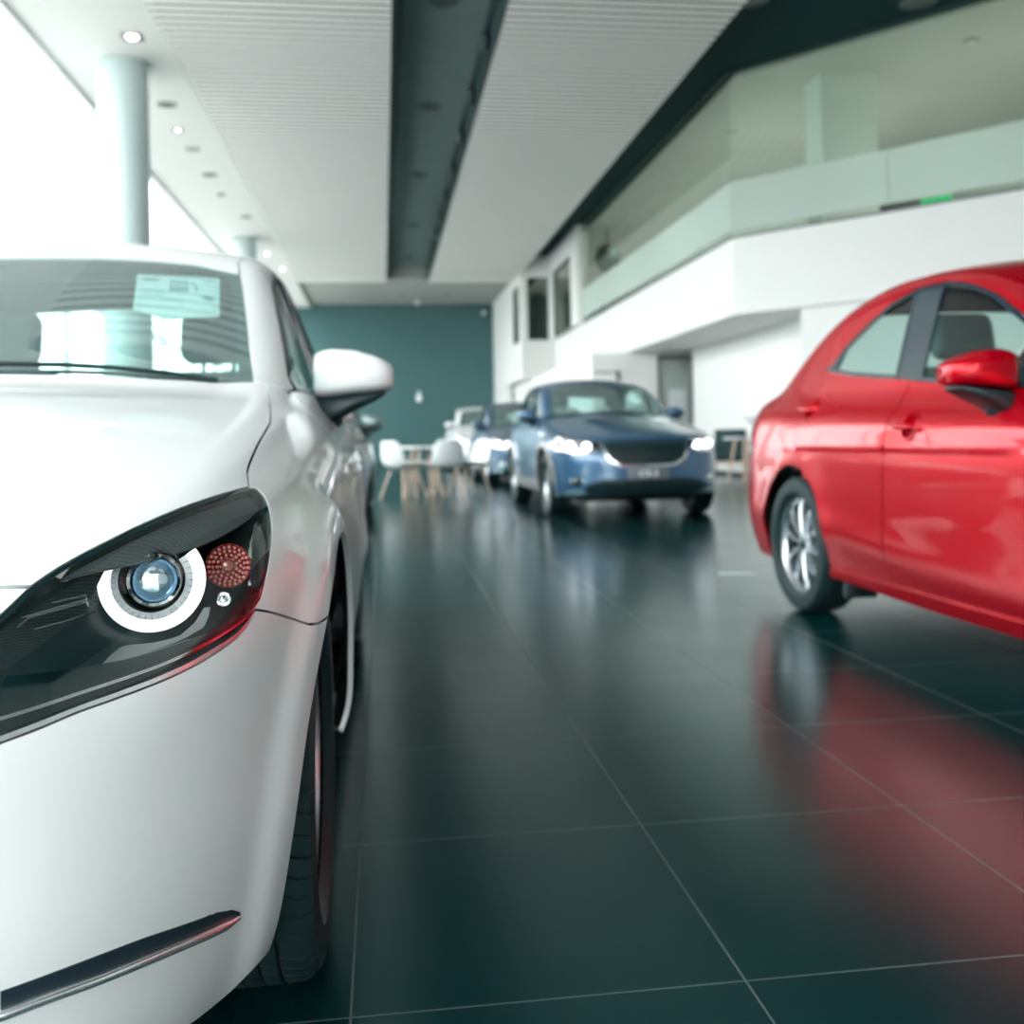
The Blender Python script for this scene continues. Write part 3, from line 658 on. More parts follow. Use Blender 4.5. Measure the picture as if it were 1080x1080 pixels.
# ---------------------------------------------------------------- outlines
def sedan_outlines(F):
    D = {}
    r, zc, wb = .362, .31, 2.57
    arc_f = lambda a0, a1: sd(F, arc(0, zc, r, a0, a1))
    arc_r = lambda a0, a1: sd(F, arc(wb, zc, r, a0, a1))
    RE = [(.503, 1.42), (.5025, 1.48), (.502, 1.56), (.501, 1.66), (.50, 1.76), (.50, 1.9), (.50, 2.1), (.50, 2.3), (.50, 2.45)]
    hood_front = fs(F, [(0, .703), (.2, .702), (.4, .697), (.5, .691)])
    D['hood'] = ([hood_front + OUT['lens_top'] + OUT['hood_shut'] + tp(F, [(.55, .64), (.4, .60), (.2, .575), (0, .57)])], (0, -.25, .97))
    tip = fs(F, [(.52, .571), (.47, .578), (.45, .59), (.48, .612), (.53, .643)])
    D['lens'] = ([OUT['lens_in'] + OUT['lens_top'] + OUT['lens_out'] + OUT['lens_low'] + tip], (.62, -.66, .42))
    D['nose'] = ([hood_front + OUT['lens_in'][::-1] + fs(F, [(.53, .643), (.48, .612), (.45, .63), (.40, .652), (.2, .662), (0, .664)])], (0, -.9, .43))
    D['grille'] = ([fs(F, [(0, .664), (.2, .662), (.40, .652), (.45, .63), (.48, .612), (.45, .59), (.47, .578), (.52, .571)])
                    + OUT['wing_mid'][-1:] + fs(F, [(.5, .545), (.40, .505), (.25, .47), (0, .455)])], (0, -1, .1))
    D['wing_back'] = ([OUT['lens_low'] + fs(F, [(.56, .574)]) + OUT['wing_mid'][::-1]], (.55, -.80, .2))
    D['wing'] = ([OUT['wing_mid'] + fs(F, [(.5, .545), (.40, .505), (.25, .47), (0, .455), (0, .437), (.25, .452), (.40, .487), (.5, .527)]) + OUT['bump_top']], (.55, -.80, .2))
    D['bumper'] = ([fs(F, [(0, .437), (.25, .452), (.40, .487), (.5, .527)]) + OUT['bump_top'] + OUT['seam'] + sd(F, arc(0, zc, r, 131.5, 199)) + OUT['bump_low']
                    + fs(F, [(.6, .19), (.4, .19), (.2, .19), (0, .19)])], (.66, -.74, .05))
    D['fog_trim'] = ([OUT['fog_up'] + OUT['fog_low']], (.55, -.83, .05))
    D['fog_bright'] = ([OUT['fog_mid'] + OUT['fog_low'][4:]], (.55, -.83, -.05))
    belt = [(2.53, 1.10), (2.42, 1.085), (2.2, 1.055), (1.81, 1.018), (1.445, .98), (1.2, .955), (1.0, .943), (.86, .945)]
    wtop = [(2.467, 1.121), (2.38, 1.19), (2.286, 1.242), (2.17, 1.298), (2.06, 1.340), (1.90, 1.376), (1.80, 1.380), (1.70, 1.375), (1.563, 1.352), (1.43, 1.312), (1.32, 1.268), (1.15, 1.178), (.98, 1.075), (.84, .982)]
    ear = lambda l: np.interp(l, [p[0] for p in reversed(belt)], [p[1] for p in reversed(belt)])
    door_f = [(.735, .245), (.72, .5), (.70, .75), (.70, .90), (.76, .94)]
    D['fender'] = ([OUT['lens_out'] + OUT['seam'] + arc_f(131.5, -10) + sd(F, [(.40, .245)] + door_f[:4] + [(.73, .935)]) + OUT['hood_shut'][::-1]], (.72, -.30, .62))
    rd_edge = [(2.40, .615), (2.45, .66), (2.555, .78), (2.60, .9), (2.60, 1.0), (2.55, 1.095)]
    def hole(l, z, rr=.047): return sd(F, arc(l, z, rr, 0, 345, 22))
    D['front_door'] = ([sd(F, door_f + [(l, ear(l)) for l in (.86, 1.0, 1.2, 1.445, 1.70)] + [(1.715, .8), (1.715, .5), (1.70, .245)]), hole(1.545, .835)], (1, 0, .12))
    D['rear_door'] = ([sd(F, [(1.708, .245), (1.722, .5), (1.722, .8), (1.708, 1.01), (1.81, 1.018), (2.2, 1.055), (2.42, 1.085), (2.53, 1.10)] + rd_edge[::-1] + arc(wb, zc, r, 122, 190, 16) + [(2.2, .245)]), hole(2.49, .922)], (1, 0, .12))
    D['skirt'] = ([sd(F, [(.42, .243), (.8, .243), (1.5, .243), (2.22, .243), (2.235, .20), (1.5, .185), (.8, .185), (.52, .19)])], (1, 0, 0))
    rear_edge = tp(F, RE + [(.53, 2.75), (.585, 3.15), (.625, 3.22), (.655, 3.34), (.64, 3.45)])
    tail_top = bk(F, [(.585, .935)]) + sd(F, [(3.28, .945), (3.14, .93)])
    tail_low = sd(F, [(3.09, .885), (3.17, .83), (3.28, .80)]) + bk(F, [(.58, .815)])
    bump_r = sd(F, [(3.1, .72), (2.98, .64)])
    D['body_side'] = ([OUT['ws_right'][::-1] + rear_edge + tail_top + tail_low[:3] + bump_r + arc_r(30, 122) + sd(F, rd_edge + wtop + [(.80, .948), (.745, .942)])], (.80, .12, .58))
    D['tail'] = ([tail_top + tail_low], (.5, .86, 0))
    D['rear_bumper'] = ([bk(F, [(0, .70), (.3, .70), (.55, .71), (.70, .73)]) + bump_r + arc_r(30, -14) + sd(F, [(2.95, .2)]) + bk(F, [(.66, .21), (.3, .21), (0, .21)])], (.6, .8, 0))
    D['windshield'] = ([tp(F, [(0, .60), (.2, .61), (.4, .635), (.55, .665)]) + OUT['ws_right'][::-1] + tp(F, [(.40, 1.345), (.25, 1.328), (.1, 1.32), (0, 1.318)])], (0, -.5, .87))
    D['roof'] = ([tp(F, [(0, 1.32), (.1, 1.322), (.25, 1.33), (.40, 1.347)]) + OUT['ws_right'][:1] + tp(F, RE + [(.3, 2.50), (0, 2.51)])], (0, 0, 1))
    D['rear_window'] = ([tp(F, [(0, 2.515), (.3, 2.505), (.49, 2.46), (.525, 2.75), (.58, 3.14), (.3, 3.23), (0, 3.25)])], (0, .5, .87))
    D['trunk_lid'] = ([tp(F, [(0, 3.255), (.3, 3.235), (.585, 3.155), (.62, 3.225), (.65, 3.34), (.635, 3.45)]) + bk(F, [(.58, .935), (.575, .815), (.56, .715), (.3, .705), (0, .705)])], (0, .75, .66))
    gl = lambda l: np.interp(l, [p[0] for p in reversed(wtop)], [p[1] for p in reversed(wtop)])
    D['front_window'] = ([sd(F, [(.84, .980), (.98, 1.074), (1.15, 1.177), (1.32, 1.267), (1.43, 1.311), (1.563, 1.351), (1.70, 1.374), (1.64, 1.0), (1.445, .981), (1.2, .956), (1.0, .944), (.82, .947)])], (1, 0, .3))
    D['rear_window_side'] = ([sd(F, [(1.875, 1.376), (2.06, 1.338), (2.17, 1.296), (2.286, 1.24), (2.38, 1.188), (2.467, 1.119), (2.53, 1.10), (2.42, 1.086), (2.2, 1.056), (1.81, 1.019)])], (1, 0, .3))
    D['pillar_trim'] = ([sd(F, [(1.642, 1.0), (1.702, 1.374), (1.873, 1.377), (1.808, 1.018)])], (1, 0, .3))
    D['quarter_trim'] = ([sd(F, [(2.455, 1.125), (2.53, 1.102), (2.40, 1.085), (2.36, 1.195)])], (1, 0, .3))
    return D

SUV = dict(
    wheelbase=2.57, arch_r=.385, belt_z=1.03, tumble=.30, crown=.05, flare=.030, flare_w=.02,
    width=[(-.9, .73), (-.6, .79), (-.4, .825), (-.2, .85), (.3, .865), (1.3, .875), (2.3, .875), (2.8, .86), (3.2, .82), (3.5, .75)],
    tuck=[(.12, .10), (.22, .055), (.33, .02), (.5, .0), (.7, .0), (.85, .015), (.95, .04), (1.05, .085), (1.15, .14)],
    nose=[(0, -.87), (.25, -.86), (.45, -.825), (.6, -.765), (.72, -.67), (.82, -.52), (.9, -.3)],
    nose_z=[(.2, .10), (.28, .04), (.38, .0), (.56, .0), (.70, .02), (.80, .06), (.9, .14)],
    tail=[(0, 3.40), (.3, 3.39), (.5, 3.36), (.65, 3.30), (.75, 3.22), (.85, 3.05)],
    tail_z=[(.2, -.08), (.4, -.01), (.6, .0), (.9, -.04), (1.1, -.12), (1.3, -.28), (1.45, -.42)],
    deck=[(-.9, .76), (-.75, .82), (-.5, .885), (-.2, .95), (.2, 1.02), (.6, 1.075), (.9, 1.085), (2.6, 1.10), (3.5, 1.10)],
    deck_drop=[(-.9, .06), (0, .075), (.7, .06), (3.4, .05)],
    glass_width=[(.4, .66), (.8, .74), (1.2, .775), (2.0, .785), (2.8, .75), (3.4, .68)],
    roof=[(.45, .96), (.65, 1.07), (.95, 1.235), (1.3, 1.41), (1.55, 1.485), (1.9, 1.53), (2.3, 1.535), (2.8, 1.50), (3.05, 1.44), (3.2, 1.33), (3.35, 1.15), (3.45, 1.0), (3.6, .7)],
    cowl_l=.40, gh_end=3.6, crease=[])

def suv_outlines(F):
    D = {}; r, zc, wb = .385, .35, 2.57
    def a_f(a0, a1): return sd(F, arc(0, zc, r, a0, a1))
    def a_r(a0, a1): return sd(F, arc(wb, zc, r, a0, a1))
    hf = fs(F, [(0, .785), (.25, .784), (.42, .775), (.55, .788), (.68, .808)])
    shut = tp(F, [(.74, -.27), (.765, 0), (.77, .3), (.735, .72)])
    D['hood'] = ([hf + shut + tp(F, [(.5, .66), (.25, .61), (0, .60)])], (0, -.3, .95))
    lamp_t = fs(F, [(.42, .772), (.55, .785), (.68, .805)]) + sd(F, [(-.36, .835), (-.27, .835)])
    lamp_l = sd(F, [(-.28, .77), (-.38, .69)]) + fs(F, [(.72, .655), (.58, .655), (.46, .675), (.42, .70)])
    D['lens'] = ([lamp_t + lamp_l], (.5, -.82, .25))
    D['grille'] = ([fs(F, [(0, .772), (.25, .771), (.40, .762), (.405, .70), (.36, .605), (.26, .548), (0, .538)])], (0, -1, .1))
    D['wing'] = ([fs(F, [(.44, .70), (.43, .675), (.385, .595), (.275, .525), (0, .515), (0, .538), (.26, .548), (.36, .605), (.405, .70), (.41, .73)])], (0, -1, 0))
    D['bumper'] = ([fs(F, [(0, .775), (.25, .774), (.41, .766)]) + lamp_l[::-1][:4] + sd(F, [(-.38, .69), (-.32, .62)]) + a_f(138, 200) + sd(F, [(-.40, .24)]) + fs(F, [(.6, .25), (.3, .25), (0, .25)])], (.6, -.8, 0))
    D['intake'] = ([fs(F, [(0, .41), (.33, .41), (.45, .405), (.55, .37), (.61, .31), (.57, .258), (.25, .252), (0, .252)])], (0, -1, 0))
    D['fog_bright'] = ([fs(F, [(.56, .285), (.66, .29), (.75, .295), (.75, .262), (.66, .255), (.56, .255)])], (.4, -.9, 0))
    D['fog_lamp'] = ([fs(F, [(.665 + .06*math.cos(a*PI/8), .385 + .045*math.sin(a*PI/8)) for a in range(16)])], (.4, -.9, 0))
    belt = [(2.96, 1.13), (2.4, 1.09), (1.75, 1.06), (1.2, 1.035), (.90, 1.03)]
    wtop = [(2.88, 1.22), (2.72, 1.33), (2.4, 1.41), (1.9, 1.432), (1.6, 1.405), (1.3, 1.27), (1.1, 1.155), (.95, 1.06)]
    ear = lambda l: float(np.interp(l, [p[0] for p in reversed(belt)], [p[1] for p in reversed(belt)]))
    df = [(.76, .29), (.74, .55), (.72, .8), (.72, 1.0), (.80, 1.028)]
    D['fender'] = ([sd(F, [(-.27, .835), (-.28, .77), (-.38, .69), (-.32, .62)]) + a_f(138, -9) + sd(F, [(.42, .29)] + df[:4]) + shut[::-1]], (.75, -.25, .60))
    re = [(2.38, .68), (2.45, .76), (2.56, .88), (2.60, 1.0), (2.58, 1.10)]
    D['front_door'] = ([sd(F, df + [(l, ear(l)) for l in (.9, 1.2, 1.7)] + [(1.71, .8), (1.70, .29)])], (1, 0, .12))
    D['rear_door'] = ([sd(F, [(1.708, .29), (1.718, .8), (1.708, 1.055), (2.2, 1.08), (2.4, 1.09)] + re[::-1] + arc(wb, zc, r, 120, 188, 16) + [(2.17, .29)])], (1, 0, .12))
    D['skirt'] = ([sd(F, [(.37, .39), (.6, .36), (1.5, .36), (2.0, .36), (2.2, .39), (2.22, .24), (1.5, .23), (.8, .23), (.38, .24)])], (1, 0, 0))
    D['arch_trim'] = ([sd(F, arc(0, zc, r + .055, 178, -4) + arc(0, zc, r - .002, -6, 180))], (1, 0, 0))
    D['arch_trim_rear'] = ([sd(F, arc(wb, zc, r + .055, 178, -4) + arc(wb, zc, r - .002, -6, 180))], (1, 0, 0))
    wsr = tp(F, [(.655, .79), (.615, 1.0), (.565, 1.25), (.53, 1.44)])
    top_e = tp(F, [(.53, 1.8), (.53, 2.3), (.53, 2.75), (.53, 3.02)])
    hat = bk(F, [(.56, 1.28), (.60, 1.08), (.62, .98), (.60, .85), (.56, .80)])
    br = sd(F, [(3.05, .78), (2.93, .66)])
    D['body_side'] = ([wsr + top_e + hat + br + a_r(35, 120) + sd(F, re + [(2.96, 1.132)] + wtop + [(.90, 1.032), (.80, 1.03)])], (.80, .2, .55))
    D['tail'] = ([bk(F, [(.42, 1.0), (.62, 1.01), (.62, .90), (.42, .92)])], (.2, .97, 0))
    D['rear_bumper'] = ([bk(F, [(0, .76), (.3, .76), (.56, .79)]) + br + a_r(35, -12) + sd(F, [(2.99, .25)]) + bk(F, [(.6, .27), (0, .27)])], (.6, .8, 0))
    D['windshield'] = ([tp(F, [(0, .635), (.25, .645), (.5, .70)]) + wsr + tp(F, [(.3, 1.40), (0, 1.39)])], (0, -.5, .87))
    D['roof'] = ([tp(F, [(0, 1.392), (.3, 1.402), (.53, 1.442), (.53, 1.8), (.53, 2.3), (.53, 2.75), (.53, 3.02), (.3, 3.06), (0, 3.07)])], (0, 0, 1))
    D['rear_window'] = ([bk(F, [(0, 1.40), (.3, 1.395), (.50, 1.37), (.575, 1.10), (.3, 1.09), (0, 1.09)])], (0, .85, .5))
    D['trunk_lid'] = ([bk(F, [(0, 1.085), (.3, 1.085), (.58, 1.095), (.60, 1.0), (.59, .86), (.55, .80), (.3, .77), (0, .77)])], (0, 1, .1))
    D['front_window'] = ([sd(F, wtop[4:] + [(.90, 1.033), (1.2, 1.036), (1.62, 1.055), (1.68, 1.415)])], (1, 0, .3))
    D['rear_window_side'] = ([sd(F, [(1.86, 1.432), (2.4, 1.408), (2.72, 1.328), (2.88, 1.219), (2.96, 1.132), (2.4, 1.091), (1.80, 1.063)])], (1, 0, .3))
    D['pillar_trim'] = ([sd(F, [(1.62, 1.055), (1.68, 1.415), (1.858, 1.432), (1.798, 1.063)])], (1, 0, .3))
    return D

# ---------------------------------------------------------------- cars
def seat(parent, s, l, wide=.25, head=True, dz=0.):
    v = join(rbox(s - wide, s + wide, l - .25, l + .27, .40 + dz, .56 + dz, .06, 3),
             xf(rbox(-wide*.95, wide*.95, -.06, .06, 0, .60, .05, 3), Matrix.Translation((s, l + .30, .50 + dz)) @ Matrix.Rotation(math.radians(-20), 4, 'X')))
    if head:
        v = join(v, xf(rbox(-.13, .13, -.05, .05, 0, .19, .045, 3), Matrix.Translation((s, l + .52, 1.10 + dz)) @ Matrix.Rotation(math.radians(-12), 4, 'X')),
                 tube([(s - .05, l + .5, 1.03 + dz), (s - .05, l + .52, 1.14 + dz)], .007), tube([(s + .05, l + .5, 1.03 + dz), (s + .05, l + .52, 1.14 + dz)], .007))
    return mk('seat', v, M['seat'], parent)

def mirror_parts(car, side, pm, zo, so, lo):
    """door mirror: painted shell, black foot, looking glass"""
    st = [(.741, 1.046, .944, .045, .045), (.745, 1.057, .939, .07, .05), (.765, 1.065, .938, .082, .05), (.79, 1.069, .9385, .092, .05), (.85, 1.065, .944, .098, .05), (.90, 1.051, .949, .092, .05),
          (.93, 1.037, .954, .078, .05), (.944, 1.027, .958, .06, .05), (.950, 1.018, .968, .035, .045)]
    N = 22
    def shell(st, low=None):
        V, Fc = [], []
        for s, zt, zb, dp, bk_ in st:
            zm, hz = (zt + zb)/2, (zt - zb)/2
            for k in range(N):
                a = 2*PI*k/N; ca, sa = math.cos(a), math.sin(a)
                e = lambda x, p: math.copysign(abs(x)**p, x)
                l = 1.10 - dp*e(ca, .8) if ca > 0 else 1.10 - bk_*e(ca, .5)
                V.append((side*(s + so), l + lo, zm + hz*e(sa, .45) + zo))
        for i in range(len(st) - 1):
            for k in range(N):
                q = (i*N + k, i*N + (k+1) % N, (i+1)*N + (k+1) % N, (i+1)*N + k)
                Fc.append(q if side > 0 else q[::-1])
        c0 = tuple(range(N - 1, -1, -1)); c1 = tuple((len(st) - 1)*N + k for k in range(N))
        Fc.append(c0 if side > 0 else c0[::-1]); Fc.append(c1 if side > 0 else c1[::-1])
        return V, Fc
    cap = mk('door_mirror', shell(st), pm, car, angle=55, outward=True)
    base = [(.745, .938, .872, .05, .05), (.755, .939, .860, .066, .05), (.78, .939, .860, .076, .05), (.80, .940, .876, .080, .05), (.835, .943, .897, .084, .05), (.88, .948, .918, .080, .05), (.915, .952, .936, .066, .045), (.93, .953, .946, .05, .04)]
    foot = [(side*(.795 + so), 1.10 + lo, .90 + zo), (side*(.772 + so), 1.095 + lo, .885 + zo), (side*(.75 + so), 1.09 + lo, .86 + zo), (side*(.725 + so), 1.08 + lo, .838 + zo)]
    mk('mirror_foot', join(shell(base), tube(foot, [.036, .04, .042, .042], 12)), M['black'], cap, angle=55, outward=True)
    pl = [(side*(s + so), 1.1535 + lo, z + zo) for s, z in ((.765, .955), (.765, 1.05), (.80, 1.056), (.90, 1.04), (.93, 1.02), (.93, .965))]
    mk('mirror_glass', (pl, [tuple(range(6)) if side < 0 else tuple(range(5, -1, -1))]), M['chrome'], cap, smooth=False)
    return cap

def rim_strip(F, L, w, wid, off=-.0012, lip=.02):
    w = np.array(w, float); w /= np.linalg.norm(w)
    u = np.cross((0, 0, 1.), w); u /= np.linalg.norm(u); v = np.cross(w, u)
    A = np.array(L); R = refine(np.stack([A @ u, A @ v], 1), .012); I = inset(R, wid)
    t3 = lambda q: [tuple(p) for p in q[:, :1]*u + q[:, 1:2]*v + w*np.mean(A @ w)]
    return panel_data(F, [t3(R), t3(I)], w, res=.012, off=off, gap=.0002, lip=lip)

def headlamp(car, F, D, side, sedan):
    lens = put('headlight', panel_data(F, *D['lens'], res=.016, lip=.012), M['lens'], car, side)
    if sedan:
        put('lamp_housing', panel_data(F, *D['lens'], res=.014, off=-.004, lip=0, gap=.003, bowl=(.075, .028)), M['housing'], lens, side)
        LL = D['lens'][0][0]
        put('lamp_rim', rim_strip(F, LL, D['lens'][1], .0055), M['gloss_black'], lens, side)
        put('lamp_edge_strip', rim_strip(F, OUT['lens_low'] + [tuple(np.array(p) + (0, 0, .0035)) for p in OUT['lens_low'][::-1]], D['lens'][1], .0016, .0012, .004), M['chrome'], lens, side)
        brow = [OUT['lens_top'] + OUT['brow_low']]
        put('lamp_brow', panel_data(F, brow, D['lens'][1], res=.014, off=-.012, lip=.004, gap=.004), M['satin'], lens, side)
        put('lamp_bezel', panel_data(F, [OUT['lens_low'] + OUT['bezel_low']], D['lens'][1], res=.014, off=-.008, lip=.01, gap=.003), M['gloss_black'], lens, side)
        put('side_facet', panel_data(F, [OUT['facet']], D['lens'][1], res=.012, off=-.014, lip=.004, gap=0), M['facet'], lens, side)
        put('lower_trim', panel_data(F, [OUT['sill_band']], D['lens'][1], res=.012, off=-.03, lip=.004, gap=0), M['silver'], lens, side)
        def at(key, vf, axis):
            x, y, z, k = OUT[key]
            q = Vector(axis).normalized().to_track_quat('Z', 'Y').to_matrix().to_4x4()
            v, f = xf(vf, Matrix.Translation((x, y, z)) @ q)
            if side < 0: v = [(-a, b, c) for a, b, c in v]; f = [t[::-1] for t in f]
            return v, f
        k = OUT['ring'][3]; fwd = (.10, -.98, .16)
        R1, R0 = 54*k, 41*k
        n = 40; prof = [(R0, .0), (R0, .006), ((R0 + R1)/2, .010), (R1, .006), (R1, .0)]
        # the ring is open at the top, under the brow
        v, f = lathe(prof, n, 'z', a0=math.radians(-36), a1=math.radians(216))
        q = Vector(fwd).normalized()
        Zv = Vector((0, 0, 1)); up = (Zv - q*Zv.dot(q)).normalized(); rt = up.cross(q)
        def orient(vf, key, dz=0.):
            x, y, z, _ = OUT[key]; P0 = Vector((x, y, z))
            v = [tuple(P0 + rt*a + up*(-b) + q*(c + dz)) for a, b, c in vf[0]]; f = [t[::-1] for t in vf[1]]
            if side < 0: v = [(-a, b, c) for a, b, c in v]; f = [t[::-1] for t in f]
            return v, f
        mk('light_ring', orient((v, f), 'ring'), M['ring'], lens)
        teeth = []
        for i in range(26):
            a = math.radians(-32 + 244*i/25)
            b = xf(box(R0 - .0075, R0 - .0002, -.0030, .0030, -.002, .007), Matrix.Rotation(a, 4, 'Z')); teeth.append(b)
        mk('ring_teeth', orient(join(*teeth), 'ring'), M['tick'], lens, smooth=False)
        mk('lamp_tunnel', orient(lathe([(R0 - .009, .004), (.036, -.012), (.030, -.02)], 40), 'ring'), M['gloss_black'], lens)
        mk('projector_bezel', orient(lathe([(.024, -.004), (.0245, .006), (.0275, .008), (.0295, .004), (.030, -.02)], 40), 'eye'), M['chrome'], lens)
        dome = [(.0245*math.sin(t), .0245*(math.cos(t) - 1)*.55 + .008) for t in [i*PI/2/10 + .001 for i in range(11)]]
        mk('projector_lens', orient(lathe(dome, 40), 'eye'), M['eye'], lens)
        mk('projector_core', orient(lathe([(.0001, .0095), (.010, .0088), (.014, .0068), (.0145, .004)], 28), 'eye'), M['eye_core'], lens)
        bowl = [(.003, -.020), (.012, -.016), (.020, -.006), (.0245, .006), (.0255, .010)]
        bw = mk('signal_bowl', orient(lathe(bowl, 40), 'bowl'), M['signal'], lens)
        nd = []
        for ri, cnt, zz in ((.009, 9, -.014), (.0135, 14, -.010), (.018, 19, -.0035), (.022, 23, .0035)):
            for qi in range(cnt):
                a = 2*PI*(qi + .5*(cnt % 2))/cnt
                nd.append(xf(lathe([(.0001, .0021), (.0010, .0018), (.0018, .0008), (.0021, -.0008)], 8), Matrix.Translation((ri*math.cos(a), ri*math.sin(a), zz + .001))))
        mk('signal_facets', orient(join(*nd), 'bowl'), M['facet_reflection'], lens)
        mk('signal_bulb', orient(lathe([(.0001, .010), (.006, .008), (.0088, .0), (.008, -.012)], 20), 'bowl'), M['bulb'], lens)
        mk('marker_lamp', orient(lathe([(.0001, .004), (.004, .003), (.006, .0), (.0085, .004), (.009, -.002)], 20), 'marker'), M['chrome'], lens)
        for i in range(4):
            p = [(side*a, b, c) for a, b, c in OUT['louvre%d' % i]]
            mk('louvre', tube(p, .0011, 6), M['silver'], lens)
    else:
        put('lamp_housing', panel_data(F, *D['lens'], res=.03, off=-.01, lip=0, gap=.006, bowl=(.05, .03)), M['facet'], lens, side)
        for s_, z_ in ((.56, .725), (.70, .735)):
            c = fs(F, [(s_, z_)])[0]
            mk('projector_lens', xf(lathe([(.0001, .02), (.02, .014), (.03, 0), (.036, .006), (.04, -.01)], 24), Matrix.Translation((side*c[0], c[1] + .04, c[2])) @ Matrix.Rotation(PI/2, 4, 'X')), M['lit_lamp'], lens)
    return lens

def build_car(name, label, cat, F, D, pm, sedan, wheel, rim_mat_spokes, zo=0., so=0., lo=0., res=.022):
    car = thing(name, label, cat)
    P = lambda n, key, mat, side=0, **k: put(n, panel_data(F, *D[key], half=(side == 0), **{'res': res, **k}), mat, car, side or 1)
    P('hood', 'hood', pm); P('roof', 'roof', pm, res=.035)
    P('front_bumper', 'bumper', pm, res=.018)
    if sedan: P('nose_panel', 'nose', pm)
    P('grille', 'grille', M['black'], off=-.03 if sedan else .003)
    if sedan:
        P('grille_surround', 'wing_back', M['gloss_black'], side=1, off=-.012, gap=0); P('grille_surround', 'wing_back', M['gloss_black'], side=-1, off=-.012, gap=0)
    P('grille_wing', 'wing', M['bright_trim'], off=.001 if sedan else .012, res=.012, lip=.014, gap=.0008)
    if not sedan:
        P('lower_intake', 'intake', M['black'], off=.004)
        for z in (.60, .65, .70):
            a = fs(F, [(s, z) for s in (-.36, -.2, 0, .2, .36)])
            mk('grille_bar', tube([(p[0], p[1] - .008, p[2]) for p in a], .007), M['gloss_black'], car)
        c = fs(F, [(0, .46)])[0]
        pl = mk('number_plate', rbox(-.20, .20, c[1] - .03, c[1] - .008, .40, .51, .006, 2), M['plate'], car)
        cu = bpy.data.curves.new('plate_lettering', 'FONT'); cu.body = 'CX-3'; cu.size = .085; cu.align_x = 'CENTER'; cu.align_y = 'CENTER'; cu.extrude = .002; cu.offset = .001
        t = bpy.data.objects.new('lettering_curve', cu); C.objects.link(t); bpy.context.view_layer.update()
        me = bpy.data.meshes.new_from_object(t.evaluated_get(bpy.context.evaluated_depsgraph_get())); bpy.data.objects.remove(t)
        t = link('plate_lettering', me, None, pl); me.materials.clear(); me.materials.append(M['lettering']); t.location = (0, c[1] - .032, .455); t.rotation_euler = (PI/2, 0, 0)
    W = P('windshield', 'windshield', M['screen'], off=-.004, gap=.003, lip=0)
    wl, ww = D['windshield']
    def border(key, wid, bottom=None):
        L = D[key][0][0]; w = np.array(D[key][1], float); w /= np.linalg.norm(w)
        u = np.array((1., 0, 0)); v = np.cross(w, u)
        A = np.array(L); P2 = np.stack([A @ u, A @ v], 1); ctr = np.array((0, P2[:, 1].mean()))
        return A, P2
    A, P2 = border('windshield', .03)
    ins = []
    zlo, zhi = P2[:, 1].min(), P2[:, 1].max()
    Vw = np.cross(np.array(ww)/np.linalg.norm(ww), (1., 0, 0))
    inner = []
    for a in A:
        k = .90 if a[0] > .3 else 1
        inner.append((a[0]*(1 - .055), a[1], a[2]))
    l0, l1 = A[:, 1].min(), A[:, 1].max()
    inn = [(s, l0 + (l - l0)*.93 + (l1 - l0)*.045, z) for s, l, z in inner]
    Dfr = panel_data(F, [list(map(tuple, A)) + [tuple(p) for p in reversed(inn)]], ww, res=res*1.4, off=-.008, lip=0, gap=0, half=True)
    mkf = put('glass_border', Dfr, M['frit'], W)
    mk('cowl', xf(rbox(-.58, .58, .54, .72, .905, .920, .005, 1), Matrix.Translation((0, lo, zo*1.1))), M['black'], car)
    for s0, s1 in ((-.52, .08), (.02, .56)):
        pts = tp(F, [(s0 + (s1 - s0)*t, .618 + lo*.8 + .004*math.sin(t*PI) + .05*abs(s0 + (s1-s0)*t)) for t in (0, .2, .4, .6, .8, 1)])
        mk('wiper', tube([(p[0], p[1], p[2] + .006) for p in pts], .006, 6), M['black'], car)
    P('rear_window', 'rear_window', M['glass'], off=-.004, gap=.004, lip=0, res=.05); P('trunk_lid', 'trunk_lid', pm, res=.04)
    P('rear_bumper', 'rear_bumper', pm, res=.03)
    for side in (1, -1):
        P('front_fender', 'fender', pm, side, res=.018)
        P('body_side', 'body_side', pm, side)
        fd = P('front_door', 'front_door', pm, side); rdr = P('rear_door', 'rear_door', pm, side)
        P('side_skirt', 'skirt', pm if sedan else M['cladding'], side, off=.010, lip=.02)
        for d, key in ((fd, 'front_window'), (rdr, 'rear_window_side')):
            g = put('door_window', panel_data(F, *D[key], res=.04, off=-.008, gap=.004, lip=0), M['glass'], d, side)
            L = D[key][0][0]; w = np.array(D[key][1], float); w /= np.linalg.norm(w)
            A = np.array(L); u = np.cross((0, 0, 1.), w); u /= np.linalg.norm(u); v = np.cross(w, u)
            P2 = np.stack([A @ u, A @ v], 1); R = refine(P2, .05); I = inset(R, .016)
            to3 = lambda q: [tuple(p) for p in q[:, :1]*u + q[:, 1:2]*v + w*np.mean(A @ w)]
            put('window_seal', panel_data(F, [to3(R), to3(I)], D[key][1], res=.03, off=.0015, gap=.0005, lip=.008), M['trim'], d, side)
        P('pillar_trim', 'pillar_trim', M['trim'], side, off=-.001)
        if 'quarter_trim' in D: P('quarter_trim', 'quarter_trim', M['trim'], side, off=.002)
        if 'arch_trim' in D:
            P('arch_trim', 'arch_trim', M['cladding'], side, off=.010, lip=.03); P('arch_trim', 'arch_trim_rear', M['cladding'], side, off=.010, lip=.03)
        tl = P('tail_light', 'tail', M['red_lens'], side, off=.003)
        if 'fog_trim' in D: P('fog_trim', 'fog_trim', M['trim'], side, off=.0015, res=.012, lip=.006, gap=0)
